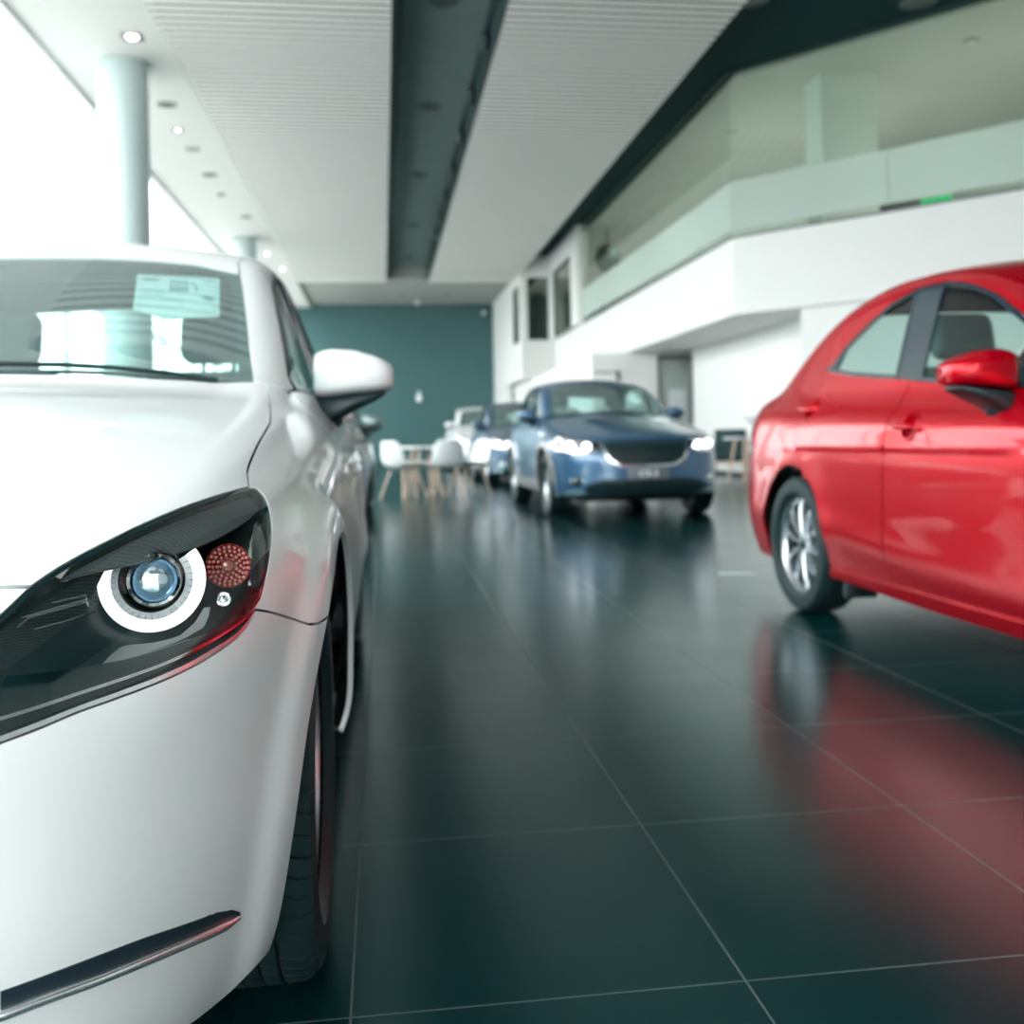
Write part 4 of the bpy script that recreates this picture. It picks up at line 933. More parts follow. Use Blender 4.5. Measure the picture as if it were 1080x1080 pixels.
        if sedan:
            q = [(side*(s_ + .003), l_ - .004, z_ + .004) for s_, l_, z_ in OUT['fog_low'][1:]]
            q += [(side*p[0], p[1], p[2]) for p in fs(F, [(s_, .3151 + .0*s_) for s_ in (.54, .50)])]
            mk('fog_bright_strip', tube(q, [.0022, .004] + [.0055]*(len(q) - 2), 10), M['bright_trim'], car)
        else: P('fog_bright_strip', 'fog_bright', M['bright_trim'], side, off=.006, res=.012, lip=.008, gap=0)
        if 'fog_lamp' in D: P('fog_lamp', 'fog_lamp', M['chrome'], side, off=.006)
        headlamp(car, F, D, side, sedan)
        mirror_parts(car, side, pm, zo, so, lo)
        for d, (hl, hz) in ((fd, (1.545, .835)), (rdr, (2.49, .922))):
            if not sedan: hz += .08
            c = sd(F, [(hl, hz)])[0]; n = grad(F, np.array([c]))[0]
            q = Vector((side*n[0], n[1], n[2])).to_track_quat('Z', 'Y').to_matrix().to_4x4()
            if sedan:
                cup = lathe([(.0005, -.028), (.02, -.026), (.036, -.018), (.046, -.004), (.0495, .0015), (.053, .001), (.054, -.004)][::-1], 32)
                mk('handle_cup', xf(cup, Matrix.Translation((side*c[0], c[1], c[2])) @ q), pm, d)
            g = rbox(-.075, .115, -.011, .011, -.008, .008, .0075, 3)
            a2 = math.atan2(.1, .95)
            mt = Matrix.Translation((side*(c[0] + .028), c[1], c[2])) @ Matrix.Rotation(PI/2, 4, 'Z') @ Matrix.Rotation(-.06, 4, 'Y') @ Matrix.Rotation(PI/2, 4, 'X')
            pts = [(side*(c[0] + .012), c[1] - .048, c[2] - .005), (side*(c[0] + .026), c[1] - .035, c[2] - .004), (side*(c[0] + .030), c[1] + .03, c[2] + .002), (side*(c[0] + .024), c[1] + .075, c[2] + .006), (side*(c[0] + .006), c[1] + .088, c[2] + .007)]
            mk('door_handle', tube(pts, [.009, .012, .013, .012, .009], 10), pm, d, outward=True)
    # structure hidden behind the panels
    ub = join(rbox(-.60, .60, -.50 + lo, .62, .17, .60, .03, 2), rbox(-.60, .60, .6, 2.2, .19, .42, .03, 2), rbox(-.74, .74, .46, 2.13, .20, .40, .02, 2), rbox(-.58, .58, 2.2, 3.2, .20, .70 + zo, .05, 2))
    mk('underbody', ub, M['black'], car)
    put('headliner', panel_data(F, D['roof'][0], D['roof'][1], res=.06, off=-.06, lip=0, gap=.004, half=True), M['cabin'], car)
    mk('parcel_shelf', rbox(-.56, .56, 2.62, 2.80, .98 + zo, 1.02 + zo, .01, 1), M['cabin'], car)
    mk('dashboard', rbox(-.66 , .66, .74, 1.12, .60 + zo, .94 + zo, .06, 4), M['cabin'], car)
    mk('steering_wheel', xf(join(lathe([(.18 + .013*math.cos(a), .013*math.sin(a)) for a in [2*PI*i/10 for i in range(11)]], 40), rbox(-.17, .17, -.03, .02, -.015, .01, .008, 2)), Matrix.Translation((-.36, 1.22, .90 + zo)) @ Matrix.Rotation(math.radians(65), 4, 'X')), M['cabin'], car)
    for s in (-.36, .36): seat(car, s, 1.42, dz=zo*.8)
    bench = seat(car, 0, 2.28, wide=.58, head=False, dz=zo*.8)
    for s in (1, -1):
        for l0 in (0., 2.57):
            rr = wheel['R']; ar = .36 if sedan else .40
            v = join(lathe([(ar, .50), (ar, .74)], 40, 'x', a0=-.35, a1=PI + .35), xf(prism([(ar*math.cos(a), ar*math.sin(a)) for a in [-.35 + (PI + .7)*i/30 for i in range(31)]], 0, .01), Matrix.Translation((.50, 0, 0)) @ Matrix.Rotation(PI/2, 4, 'Z') @ Matrix.Rotation(PI/2, 4, 'X')))
            v = xf(v, Matrix.Translation((0, l0, rr)))
            if s < 0: v = [(-a, b, c) for a, b, c in v[0]], [t[::-1] for t in v[1]]
            mk('wheel_well', v, M['black'], car)
    w0 = None
    for s in (1, -1):
        for l0 in (0., 2.57):
            if w0 is None: w0 = make_wheel(wheel['R'], wheel['w'], wheel['rim'], *rim_mat_spokes); w = w0
            else: w = copy_tree(w0)
            w.parent = car; w.location = (s*wheel['s'], l0, wheel['R'])
            w.rotation_euler = (wheel.get('roll', .3)*(1 + l0), 0, 0 if s > 0 else PI)
    for s in (1, -1):
        if sedan: mk('mud_flap', rbox(s*.70 - .07, s*.70 + .07, 2.165, 2.195, .12, .24, .006, 2), M['black'], car)
    return car
SF = make_body(SEDAN); SD = sedan_outlines(SF)
white = build_car('sedan', 'large white car filling the left side, its round headlight ring lit', 'car', SF, SD, M['white_paint'], True,
                  dict(R=.31, w=.19, rim=.216, s=.725), (10, False, M['alloy']))
white.location = (-.92, 1.62, 0)
def repaint(src, m, name, label, loc, rim=None, rz=0.):
    sw = {M['white_paint']: m}
    if rim: sw[M['alloy']] = rim
    c = copy_tree(src, None, sw); c.name = name; c['label'] = label; c.location = loc; c.rotation_euler = (0, 0, rz)
    return c
red = repaint(white, M['red_paint'], 'sedan', 'bright red car with grey alloy wheels, cut off by the right edge', (2.68, 1.79, 0))
grey = repaint(white, M['grey_paint'], 'sedan', 'grey car mostly hidden behind the big white car, only its side and mirror showing', (-.94, 8.4, 0))
UF = make_body(SUV); UD = suv_outlines(UF)
blue = build_car('suv', 'blue crossover facing forward with a dark grille and letters on its grey plate', 'car', UF, UD, M['blue_paint'], False,
                 dict(R=.34, w=.21, rim=.225, s=.755), (10, False, M['alloy']), zo=.09, so=.03, lo=.03, res=.045)
blue.location = (2.52, 10.2, 0)
navy = copy_tree(blue, None, {M['blue_paint']: M['navy_paint']}); navy.location = (2.62, 17.2, 0)
navy['label'] = 'dark navy car parked directly behind the blue crossover'
van = copy_tree(blue, None, {M['blue_paint']: M['white_paint'], M['lit_lamp']: M['chrome']}); van.location = (2.75, 25.5, 0); van.scale = (1.12, 1.15, 1.12); van.name = 'suv'
van['label'] = 'white tall vehicle farthest back, behind the navy car and white chairs'
for c in (navy, van):
    for q in [q for q in c.children_recursive if q.name.startswith('plate_lettering')]: bpy.data.objects.remove(q)
for c in (white, red, grey, blue, navy, van): c['group'] = 'cars on display'

# ---------------------------------------------------------------- camera
cam_d = bpy.data.cameras.new('camera'); cam = bpy.data.objects.new('camera', cam_d); C.objects.link(cam)
psi, roll = math.atan(136/1050), .02
fw = Vector((math.sin(psi), math.cos(psi), 0)); r0 = Vector((math.cos(psi), -math.sin(psi), 0)); u0 = Vector((0, 0, 1))
rx = r0*math.cos(roll) - u0*math.sin(roll); ry = r0*math.sin(roll) + u0*math.cos(roll)
mt = Matrix((rx, ry, -fw)).transposed().to_4x4(); mt.translation = (0, 0, .82)
cam.matrix_world = mt
cam_d.lens = 35; cam_d.sensor_width = 36; cam_d.shift_y = -77.7/1080; cam_d.clip_start = .05; cam_d.clip_end = 300
cam_d.dof.use_dof = True; cam_d.dof.focus_distance = 1.08; cam_d.dof.aperture_fstop = 4.5
sce.camera = cam
# ---------------------------------------------------------------- the showroom
def wall_hole(name, axis, at, th, a0, a1, z0, z1, hole, mat):
    """wall slab with one opening; axis 'x': plane x = at, runs along y"""
    h0, h1, k0, k1 = hole; P = []
    for (p, q, r, s) in ((a0, h0, z0, z1), (h1, a1, z0, z1), (h0, h1, z0, k0), (h0, h1, k1, z1)):
        if q - p > 1e-4 and s - r > 1e-4: P.append(box(at, at + th, p, q, r, s) if axis == 'x' else box(p, q, at, at + th, r, s))
    return struct(name, join(*P), mat)

WALLS = {}
struct('floor', box(-4.4, 12.2, -7.2, 39.3, -.12, 0), M['floor'])
struct('ground', box(-60, 60, -60, 90, -.5, -.14), M['ground'])
struct('wall_light_block', box(-26, -25, -30, 70, -.2, 5.0), M['light_block'])  # unseen wall added to cut low daylight and darken door reflections
struct('wall_back', box(-4.4, 12.2, 39.0, 39.3, 0, 6.7), M['dark_wall'])
struct('wall_right', box(12.0, 12.2, -7.2, 39.0, 0, 6.7), M['wall'])
struct('wall_left', box(-4.42, -4.3, -7.2, 39.0, 6.0, 6.7), M['frame'])
struct('ceiling', box(-4.3, -2.66, -7.2, 39.0, 6.0, 6.6), M['ceil'])
struct('ceiling', box(-4.4, 12.2, -7.2, 39.3, 6.7, 6.9), M['dark_ceil'])
struct('ceiling', box(1.585, 12.0, -7.2, 39.0, 6.55, 6.66), M['dark_ceil'])
struct('ceiling', box(.2, 1.585, -7.2, 39.0, 6.5, 6.66), M['recess'])
struct('ceiling', box(-2.66, 4.5, 32.8, 39.0, 6.12, 6.55), M['soffit'])
def slats(x0, x1):
    P = []; y = -4.0
    while y < 32.75:
        P.append(box(x0, x1, y, y + .122, 6.0, 6.006)); y += .19
    return struct('ceiling_slats', join(*P), M['slat'])
slats(-2.66, .205); slats(1.585, 4.42)
struct('ceiling', join(box(-2.66, .2, -4, 32.8, 6.16, 6.5), box(1.6, 4.42, -4, 32.8, 6.16, 6.5), box(-2.66, 4.5, -7.2, -4, 6.0, 6.5)), M['slat_back'])
struct('trim_1', join(box(.206, .236, -4, 32.8, 6.05, 6.55), box(1.55, 1.58, -4, 32.8, 6.05, 6.55)), M['dark_frame'])
# glazing along the left side and across the front
n = 0
def bay(x0, y0, x1, y1, z1=6.0, tr=2.9):
    global n; n += 1
    L = math.hypot(x1 - x0, y1 - y0); a = math.atan2(y1 - y0, x1 - x0)
    fr = join(box(0, .03, -.04, .04, 0, z1), box(L - .03, L, -.04, .04, 0, z1), box(0, L, -.04, .04, 0, .08), box(0, L, -.04, .04, z1 - .06, z1), box(0, L, -.03, .03, tr - .03, tr + .03))
    o = struct('window_%d' % n, fr, M['frame']); o.location = (x0, y0, 0); o.rotation_euler = (0, 0, a)
    mk('pane', box(.03, L - .03, -.004, .004, .08, z1 - .06), M['pane'], o, smooth=False)
y = -7.1
while y < 38.9:
    bay(-4.3, y, -4.3, min(y + 3.07, 39.0)); y += 3.07
x = -4.3
while x < 2.0:
    bay(x, -7.1, x + 3.26, -7.1); x += 3.26
struct('wall_front', box(x, 12.0, -7.2, -7.0, 0, 6.0), M['wall'])  # unseen; made solid and white to balance the light on the bumper
struct('wall_front', box(-4.4, 12.2, -7.25, -7.0, 6.0, 6.7), M['frame'])
for i, (cx, cy) in enumerate(((-3.40, 14.05), (-3.40, 25.8))):
    struct('column_%d' % (i + 1), xf(lathe([(.325, 0), (.325, 6.0)], 64), Matrix.Translation((cx, cy, 0))), M['column'], smooth=True)

# upper storey along the right
CH = Vector((.645, -.764))
c0 = Vector((5.53, 15.13)); c1 = c0 + CH*9.95
plan = [tuple(c1), (12.0, c1.y), (12.0, 39.0), (4.38, 39.0), (4.38, 31.05), (5.42, 31.05), tuple(c0)]
struct('wall_upper', prism(plan[::-1], 2.7, 3.9), M['wall'])
struct('wall_far', box(4.38, 4.62, 35.4, 39.0, 0, 2.7), M['wall'])
struct('wall_lower', box(4.70, 4.9, 22.2, 35.4, 0, 2.7), M['wall'])
wall_hole('wall_bay', 'x', 4.38, .16, 31.05, 39.0, 3.9, 6.55, (31.52, 32.98, 3.901, 5.72), M['wall'])
wall_hole('wall_bay', 'y', 31.05, .16, 4.54, 5.42, 3.9, 6.55, (4.60, 5.26, 3.901, 5.88), M['wall'])
wall_hole('wall_bay', 'x', 5.27, .16, 26.35, 31.05, 3.9, 6.55, (27.35, 30.25, 3.901, 5.92), M['wall'])
bpy.data.objects['wall_bay.002'].location.x = .0
k = n
def inner_window(vf, fr):
    global n; n += 1
    o = struct('window_%d' % n, fr, M['dark_frame']); mk('pane', vf, M['green_pane'], o, smooth=False)
def ring_y(x, y0, y1, z0, z1, w=.05, d=.05):
    return join(box(x - d, x + d, y0, y0 + w, z0, z1), box(x - d, x + d, y1 - w, y1, z0, z1), box(x - d, x + d, y0 + w, y1 - w, z0, z0 + w), box(x - d, x + d, y0 + w, y1 - w, z1 - w, z1))
inner_window(box(5.34, 5.35, 27.40, 30.2, 3.95, 5.87), ring_y(5.36, 27.35, 30.25, 3.90, 5.92))
inner_window(box(4.45, 4.46, 31.57, 32.93, 3.95, 5.67), ring_y(4.46, 31.52, 32.98, 3.90, 5.72))
inner_window(box(4.65, 5.21, 31.12, 31.13, 3.95, 5.83), join(box(4.60, 4.65, 31.08, 31.16, 3.9, 5.88), box(5.21, 5.26, 31.08, 31.16, 3.9, 5.88), box(4.65, 5.21, 31.08, 31.16, 3.9, 3.95), box(4.65, 5.21, 31.08, 31.16, 5.83, 5.88)))
def glass_run(p, q, parts, sg):
    global n
    p, q = Vector(p), Vector(q); d = (q - p); L = d.length; a = math.atan2(d.y, d.x)
    for i in range(parts):
        n += 1; w = L/parts
        o = struct('window_%d' % n, join(box(0, w, -.012, .02, 3.9, 3.93), box(0, w, -.02, .02, 6.5, 6.55)), M['dark_frame'])
        t = p + d*(i/parts); o.location = (t.x, t.y, 0); o.rotation_euler = (0, 0, a)
        mk('pane', box(.003, w - .003, -.006, .006, 3.93, 6.5), M['green_pane'], o, smooth=False)
        mk('frosted_film', box(.003, w - .003, min(sg*.0085, sg*.0095), max(sg*.0085, sg*.0095), 4.02, 4.79), M['frost'], o, smooth=False)
glass_run(c0, (5.43, 26.35), 5, 1)
glass_run(c0, c1, 4, -1)
struct('column_3', box(6.945, 7.876, 14.9, 15.5, 3.9, 6.48), M['wall'])
struct('wall_inner', box(8.9, 9.1, 20.0, 38.9, 3.9, 6.48), M['wall'])
struct('ceiling_upper', prism([(11.9, 7.9), (11.9, 38.9), (5.62, 38.9), (5.66, 15.18)], 6.48, 6.53), M['ceil'])
# under the upper storey
struct('wall_recess', join(box(6.75, 6.95, 13.95, 21.1, 0, 2.7)), M['wall'])
struct('baseboard_recess', box(6.73, 6.75, 14.3, 21.1, 0, .09), M['skirting'])
g0 = Vector((6.30, 14.37)); g1 = g0 + CH*8.7
nn_ = Vector((.764, .645))*.2
struct('wall_lower_front', prism([tuple(g1), tuple(g1 + nn_), tuple(g0 + nn_), tuple(g0)], 0, 2.7), M['wall'])
wall_hole('wall_door', 'y', 22.0, .2, 4.70, 12.0, 0, 2.7, (6.22, 7.05, .001, 2.62), M['wall'])
d1 = struct('door_1', join(box(6.22, 6.27, 21.97, 22.08, 0, 2.62), box(7.0, 7.05, 21.97, 22.08, 0, 2.62), box(6.27, 7.0, 21.97, 22.08, 2.56, 2.62)), M['dark_frame'])
mk('pane', box(6.27, 7.0, 22.02, 22.035, .02, 2.56), frosted('door_film', (.72, .80, .77), .15), d1, smooth=False)
d2 = struct('door_2', join(box(5.25, 5.32, 21.95, 22.0, 0, 2.30), box(4.75, 5.25, 21.97, 22.0, 2.25, 2.28)), M['dark_frame'])
mk('panel', box(4.75, 5.25, 21.965, 21.995, 0, 2.25), M['wall'], d2, smooth=False)

# ---------------------------------------------------------------- things on the walls and ceilings
def downlight(label, loc, r, mats, group, square=False):
    o = thing('downlight', label, 'ceiling light', loc, 0, group)
    if square:
        mk('trim_ring', join(box(-r, r, -r, -r + .03, -.012, 0), box(-r, r, r - .03, r, -.012, 0), box(-r, -r + .03, -r + .03, r - .03, -.012, 0), box(r - .03, r, -r + .03, r - .03, -.012, 0)), mats[0], o, smooth=False)
        mk('reflector', box(-r + .03, r - .03, -r + .03, r - .03, -.006, -.001), M['fix_dark'], o, smooth=False)
        mk('lamp', lathe([(.0001, -.024), (r*.45, -.02), (r*.55, -.006)], 24), mats[1], o)
    else:
        mk('trim_ring', lathe([(r, 0), (r, -.012), (r*.84, -.016), (r*.80, -.004)], 40), mats[0], o)
        mk('reflector', lathe([(r*.82, -.006), (r*.42, -.003), (.0001, -.002)], 40), M['fix_dark'], o)
        mk('lamp', lathe([(.0001, -.012), (r*.25, -.010), (r*.34, -.003)], 24), mats[1], o)
    return o
gL = 'downlights in the strip of ceiling by the glazing'
downlight('square ceiling spotlight with a lit lamp, just above the nearer round column', (-3.05, 13.1, 6.0), .13, (M['fixture'], M['lit']), gL, True)
downlight('dark round downlight, first one beyond the nearer column', (-3.16, 15.67, 6.0), .16, (M['fixture'], M['unlit']), gL)
downlight('small bright downlight beside the nearer column', (-3.25, 16.93, 6.0), .10, (M['fixture'], M['lit']), gL)
downlight('square spotlight with a grey lamp, right after the small bright downlight', (-3.21, 18.0, 6.0), .12, (M['fixture'], M['unlit']), gL, True)
downlight('round dark downlight midway between the two columns', (-3.20, 19.69, 6.0), .16, (M['fixture'], M['unlit']), gL)
downlight('small round downlight a little before the far column', (-3.23, 21.24, 6.0), .10, (M['fixture'], M['unlit']), gL)
downlight('square spotlight directly before the far column', (-3.0, 23.3, 6.0), .12, (M['fixture'], M['unlit']), gL, True)
downlight('bright round downlight past the far column', (-3.05, 27.9, 6.0), .13, (M['fixture'], M['lit']), gL)
downlight('last bright downlight before the dark far wall', (-2.87, 30.3, 6.0), .13, (M['fixture'], M['lit']), gL)
gR = 'large dark downlights in the recess between the slatted panels'
for yy, lab in ((12.86, 'large dark downlight in the recess, cut by the top edge'), (16.97, 'large dark downlight in the recess, second from the top edge'), (21.35, 'dark downlight in the recess, third from the top edge'),
                (26.34, 'dark downlight in the recess, fourth from the top edge'), (31.1, 'dark downlight in the recess, the farthest')):
    downlight(lab, (.89, yy, 6.5), .21, (M['fix_dark'], M['unlit']), gR)
gS = 'dark downlights in the strip above the upstairs glass'
downlight('large dark downlight in the black ceiling above the upstairs glass corner pane', (7.2, 12.47, 6.55), .25, (M['dark_frame'], M['unlit']), gS)
downlight('dark downlight at the top edge, beside the right slatted panel', (4.95, 12.6, 6.55), .22, (M['dark_frame'], M['unlit']), gS)
gF = 'downlights over the far end'
for xx, lab in ((-1.02, 'left one of three faint downlights in front of the dark far wall'), (.79, 'middle one of three faint downlights in front of the dark far wall'), (2.43, 'right one of three faint downlights in front of the dark far wall')):
    downlight(lab, (xx, 36.4, 6.12), .17, (M['fixture'], M['unlit']), gF)
downlight('small glowing downlight under the upper storey, above the recess', (6.0, 15.55, 2.7), .07, (M['frame'], lamp_mat('warm_lamp', (1, .55, .5), 1.4)), None)
for i, (xx, yy) in enumerate(((6.6, 18.0), (6.6, 22.0), (6.6, 26.0), (6.3, 30.0), (6.0, 34.0), (8.6, 13.5), (10.2, 11.0), (8.6, 17.0))):
    ld = bpy.data.lights.new('upstairs_fill', 'AREA'); ld.shape = 'DISK'; ld.size = .5; ld.energy = 9; ld.color = (1., .97, .90); ld.spread = math.radians(115)  # fill lights added to brighten the upper storey
    lo_ = bpy.data.objects.new('upstairs_fill', ld); C.objects.link(lo_); lo_.location = (xx, yy, 6.40)
    ul = thing('added_ceiling_lamp', 'added flat round lamp body on the upstairs ceiling, one per fill light', 'ceiling light', (xx, yy, 6.48), 0, 'added fill lamps on the upstairs ceiling')  # lamp body invented to go with each fill
    mk('rim', lathe([(.10, 0), (.10, -.025), (.085, -.03)], 32), M['fixture'], ul); mk('diffuser', lathe([(.085, -.028), (.0001, -.03)], 32), M['frame'], ul)
# track lighting
for (xx, lab, spots) in ((1.49, 'black lighting track with spotlights along the right of the recess', True), (.33, 'plain black lighting track along the left of the recess', False)):
    tr_ = thing('track_light', lab, 'track light', (xx, 0, 6.34), 0, 'tracks in the ceiling recess')
    mk('rail', join(box(-.03, .03, 5, 31, 0, .04), *[tube([(0, q, .04), (0, q, .21)], .008) for q in (6, 12, 18, 24, 30)]), M['fix_dark'], tr_, smooth=False)
    for q in range(8):
        if not spots: break
        yy = 11.3 + 2.15*q
        s_ = mk('spotlight', join(xf(lathe([(.0001, -.16), (.05, -.16), (.06, -.14), (.06, .06), (.045, .08), (.0001, .08)], 20, 'z'), Matrix.Translation((0, yy, -.08)) @ Matrix.Rotation(math.radians(38), 4, 'X')), tube([(0, yy, .0), (0, yy, -.06)], .014)), M['fix_dark'], tr_)
cm = thing('security_camera', 'white dome camera on the ceiling in front of the dark far wall', 'camera', (1.40, 38.0, 6.125))
mk('housing', lathe([(.09, 0), (.095, -.05), (.08, -.08)], 28), M['frame'], cm); mk('dome', lathe([(.08, -.08), (.07, -.13), (.04, -.16), (.0001, -.172)], 28), M['shell'], cm)
cm = thing('security_camera', 'white wall camera at the top corner of the dark far wall', 'camera', (4.0, 39.005, 5.85))
mk('bracket', tube([(0, 0, 0), (0, -.14, 0), (0, -.2, -.06)], .025), M['frame'], cm); mk('body', rbox(-.07, .07, -.42, -.12, -.17, -.05, .03, 2), M['frame'], cm)
sg = thing('wall_lamp', 'small pale bottle-shaped fixture on the dark far wall', 'wall lamp', (1.43, 38.99, 2.32))
mk('body', rbox(-.115, .115, -.09, 0, 0, .26, .04, 2), M['paper'], sg); mk('neck', rbox(-.07, .07, -.08, 0, .25, .43, .03, 2), M['column'], sg)
lp = thing('pendant_lamp', 'dark round lamp hanging behind the upstairs glass', 'lamp', (6.18, 26.6, 5.3))
mk('globe', lathe([(.0001, .78), (.10, .77), (.26, .66), (.34, .44), (.33, .24), (.22, .06), (.08, 0), (.0001, 0)], 32), M['leaf'], lp)
mk('rod', tube([(0, 0, .77), (0, 0, 1.25)], .02), M['fix_dark'], lp); mk('cap', lathe([(.05, .9), (.09, .8), (.09, .76)], 20), M['wood'], lp)
ex = thing('exit_sign', 'small green lit sign low behind the upstairs corner glass', 'sign', (7.75, 13.05, 3.98), math.atan2(-.764, .645))
mk('housing', rbox(-.22, .22, 0, .05, 0, .11, .01, 2), M['frame'], ex); mk('face', box(-.21, .21, -.006, 0, .008, .102), M['green'], ex, smooth=False)
ps = thing('poster', 'white poster with a violet arch on the glass door', 'poster', (6.66, 22.018, 1.18))
mk('sheet', box(-.2, .2, -.004, -.001, 0, .68), M['paper'], ps, smooth=False)
mk('violet_arch', xf(lathe([(.075, -.001), (.075, -.004), (.17, -.004), (.17, -.001)], 24, 'z', a0=0, a1=PI), Matrix.Translation((0, -.004, .46)) @ Matrix.Rotation(PI/2, 4, 'X')), M['violet'], ps, smooth=False)
sh = thing('wall_shelf', 'narrow white shelf on the recess wall behind the red car', 'shelf', (6.75, 17.0, 1.11))
mk('board', rbox(-.22, 0, -.75, .75, 0, .06, .008, 2), M['shell'], sh); mk('bracket', box(-.16, 0, -.4, -.37, -.12, 0), M['frame'], sh, smooth=False); mk('bracket', box(-.16, 0, .37, .4, -.12, 0), M['frame'], sh, smooth=False)
bn = thing('banner', 'red pennant on a pole outside the glazing', 'banner', (-7.0, 34.0, -.14))
mk('pole', tube([(0, 0, 0), (0, 0, 8.2)], .05), M['fixture'], bn); mk('cloth', prism([(0, 0), (0, 1), (1, 0)], -.01, .01), M['red_cloth'], bn, smooth=False)
bn.children[1].matrix_local = Matrix(((0, 0, 1, 0), (1.9, 0, 0, 0), (0, .85, 0, 7.35), (0, 0, 0, 1)))
fp = mk('floor_card', rbox(-.06, .06, -.10, .10, 0, .004, .0015, 1), M['column'], None, loc=(2.03, 5.6, .0005)); fp.rotation_euler = (0, 0, 1.25)
tag(fp, 'small pale card lying flat on the floor left of the red car wheel', 'card')

# ---------------------------------------------------------------- furniture
def shell_mesh():
    prof = [(.235, .412, .15), (.225, .430, .195), (.16, .436, .222), (.05, .430, .232), (-.06, .424, .236), (-.15, .432, .236), (-.205, .465, .234), (-.235, .525, .230), (-.258, .60, .222), (-.275, .69, .210), (-.288, .76, .188), (-.295, .80, .15), (-.297, .815, .09)]
    U = [-1, -.92, -.8, -.6, -.35, 0, .35, .6, .8, .92, 1]; V, Fc = [], []
    m = len(prof)
    for i, (y, z, w) in enumerate(prof):
        a = prof[max(0, i-1)]; b = prof[min(m-1, i+1)]
        ty, tz = b[0] - a[0], b[1] - a[1]; l = math.hypot(ty, tz); ny, nz = tz/l, -ty/l
        if nz < -.01 or (abs(nz) <= .01 and ny < 0): ny, nz = -ny, -nz
        if ty < 0 and nz < 0: ny, nz = -ny, -nz
        for u in U:
            c = .065*abs(u)**2.6*(1 if .5 < i < 11 else .5)
            V.append((u*w, y + ny*c, z + nz*c))
    k = len(U)
    for i in range(m - 1):
        for j in range(k - 1): Fc.append((i*k + j, i*k + j + 1, (i+1)*k + j + 1, (i+1)*k + j))
    return V, Fc
def chair(label, loc, rz):
    t = thing('shell_chair', label, 'chair', loc, rz, 'white chairs around the white table')
    o = mk('seat_shell', shell_mesh(), M['shell'], t, angle=80); s = o.modifiers.new('thickness', 'SOLIDIFY'); s.thickness = .014; s.offset = 0
    b = o.modifiers.new('smooth', 'SUBSURF'); b.levels = 1; b.render_levels = 2
    for sx in (-1, 1):
        for a, c in ((.15, .235), (-.12, -.23)):
            mk('leg', tube([(sx*.13, a, .40), (sx*.235, c, 0)], [.017, .012], 12), M['wood'], t)
    mk('brace', join(tube([(-.20, .20, .16), (.17, -.16, .32)], .005), tube([(.20, .20, .16), (-.17, -.16, .32)], .005), tube([(-.13, .14, .385), (.13, .14, .385)], .008), tube([(-.13, -.11, .385), (.13, -.11, .385)], .008)), M['fix_dark'], t)
    return t
chair('white shell chair at the left of the white table, nearest the big white car', (.27, 14.1, 0), -PI/2 + .75)
chair('white shell chair with its back to us, in front of the white table', (.86, 13.85, 0), .12)
chair('brighter white shell chair at the right of the table, beside the navy car', (1.24, 14.45, 0), PI/2 + .5)
chair('white shell chair seen edge-on beyond the white table, only its thin back showing', (.60, 15.15, 0), PI/2 + .12)
def round_table(label, loc, r, h, grp=None):
    t = thing('table', label, 'table', loc, .35)
    mk('tabletop', lathe([(.0001, h), (r - .006, h), (r, h - .008), (r, h - .022), (r - .008, h - .03), (.0001, h - .03)], 56), M['shell'], t)
    for q in range(4):
        a = PI/4 + q*PI/2
        mk('leg', tube([(.16*math.cos(a), .16*math.sin(a), h - .03), (.30*math.cos(a), .30*math.sin(a), 0)], [.026, .018], 12), M['wood'], t)
    mk('brace', join(tube([(-.13, -.13, h - .1), (.13, .13, h - .1)], .008), tube([(-.13, .13, h - .1), (.13, -.13, h - .1)], .008)), M['fix_dark'], t)
    return t
round_table('round white table with wooden legs among the white chairs', (.58, 14.5, 0), .34, .73)
round_table('white table with wooden legs behind the red car tail', (6.02, 16.05, 0), .36, .76)
ac = thing('armchair', 'dark armchair with a pale wooden frame by the recess wall', 'chair', (6.33, 17.75, 0), PI*.86)
mk('seat_cushion', rbox(-.28, .28, -.26, .30, .33, .47, .05, 3), M['sofa'], ac)
mk('backrest', xf(rbox(-.29, .29, -.05, .07, 0, .50, .045, 3), Matrix.Translation((0, -.27, .42)) @ Matrix.Rotation(math.radians(14), 4, 'X')), M['sofa'], ac)
for sx in (-1, 1):
    mk('arm_frame', tube([(sx*.33, .30, 0), (sx*.33, .31, .50), (sx*.33, .27, .585), (sx*.33, .20, .61), (sx*.33, -.24, .60), (sx*.33, -.31, .55), (sx*.33, -.34, 0)], .024, 10), M['wood'], ac)
mk('stretcher', join(tube([(-.33, .28, .30), (.33, .28, .30)], .018), tube([(-.33, -.30, .30), (.33, -.30, .30)], .018)), M['wood'], ac)

# ---------------------------------------------------------------- the sheet behind the big car's windscreen
def on_sheet(u, v, lift=0.):
    A, B, C_, D_ = (Vector(OUT['paper'][i]) for i in (0, 1, 2, 5))
    p = A*(1-u)*(1-v) + B*u*(1-v) + C_*u*v + D_*(1-u)*v
    nrm = (B - A).cross(D_ - A).normalized()
    if nrm.y > 0: nrm = -nrm
    return p + nrm*lift + Vector((-.92, 1.62, 0))
def patch(u0, v0, u1, v1, lift, th=.0006):
    a = [on_sheet(u, v, lift) for u, v in ((u0, v0), (u1, v0), (u1, v1), (u0, v1))]; b = [on_sheet(u, v, lift + th) for u, v in ((u0, v0), (u1, v0), (u1, v1), (u0, v1))]
    return [tuple(p) for p in a + b], [(3, 2, 1, 0), (4, 5, 6, 7)] + [(i, (i+1) % 4, 4 + (i+1) % 4, 4 + i) for i in range(4)]
Pt = [Vector(p) + Vector((-.92, 1.62, 0)) for p in OUT['paper']]
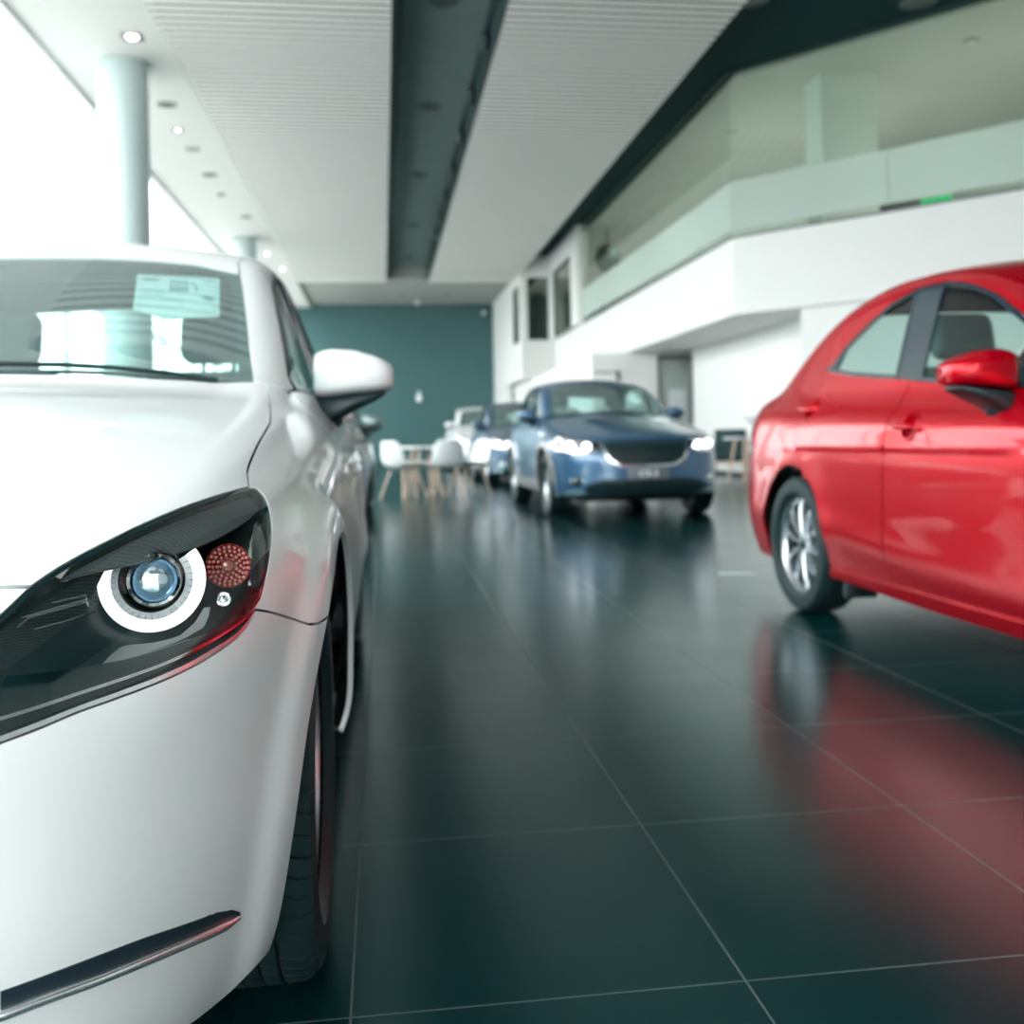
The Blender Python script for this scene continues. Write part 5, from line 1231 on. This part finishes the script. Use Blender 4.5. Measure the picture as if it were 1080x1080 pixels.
nrm = (Pt[1] - Pt[0]).cross(Pt[5] - Pt[0]).normalized(); nrm = -nrm if nrm.y > 0 else nrm
vv = [tuple(p) for p in Pt] + [tuple(p - nrm*.0008) for p in Pt]
pc = mk('placard', (vv, [(5, 4, 3, 2, 1, 0), (6, 7, 8, 9, 10, 11)] + [(i, (i+1) % 6, 6 + (i+1) % 6, 6 + i) for i in range(6)]), M['paper'], None, smooth=False)
tag(pc, 'white printed sheet with a fuel pump symbol behind the windscreen of the white car', 'notice')
fr_ = lambda u0, v0, u1, v1, t: join(patch(u0, v0, u1, v0 + t, .0004), patch(u0, v1 - t, u1, v1, .0004), patch(u0, v0, u0 + t*.6, v1, .0004), patch(u1 - t*.6, v0, u1, v1, .0004))
mk('fuel_pump_symbol', join(fr_(.40, .14, .61, .40, .035), patch(.44, .22, .57, .25, .0004), patch(.44, .30, .57, .33, .0004), patch(.38, .40, .63, .43, .0004), patch(.64, .18, .69, .21, .0004), patch(.69, .21, .71, .27, .0004), patch(.71, .27, .73, .42, .0004)), M['ink'], pc, smooth=False)
mk('printed_lines', join(fr_(.05, .04, .96, .90, .012), patch(.08, .10, .26, .20, .0004), patch(.08, .42, .34, .445, .0004), patch(.08, .50, .34, .525, .0004), patch(.08, .58, .34, .605, .0004), patch(.08, .70, .56, .72, .0004),
                         fr_(.36, .47, .78, .66, .012), patch(.80, .50, .93, .66, .0004), patch(.84, .10, .92, .13, .0004), patch(.56, .72, .57, .96, .0004)), M['ink2'], pc, smooth=False)

# ---------------------------------------------------------------- daylight
w = bpy.data.worlds.new('sky'); sce.world = w; w.use_nodes = True
w.node_tree.nodes['Background'].inputs[0].default_value = (.965, .985, 1, 1); w.node_tree.nodes['Background'].inputs[1].default_value = 3.2
sce.view_settings.view_transform = 'Standard'; sce.view_settings.look = 'None'; sce.view_settings.exposure = 1.42; sce.view_settings.gamma = 1
sce.cycles.max_bounces = 10; sce.cycles.transparent_max_bounces = 24; sce.cycles.sample_clamp_indirect = 8
sce.cycles.caustics_reflective = False; sce.cycles.caustics_refractive = False
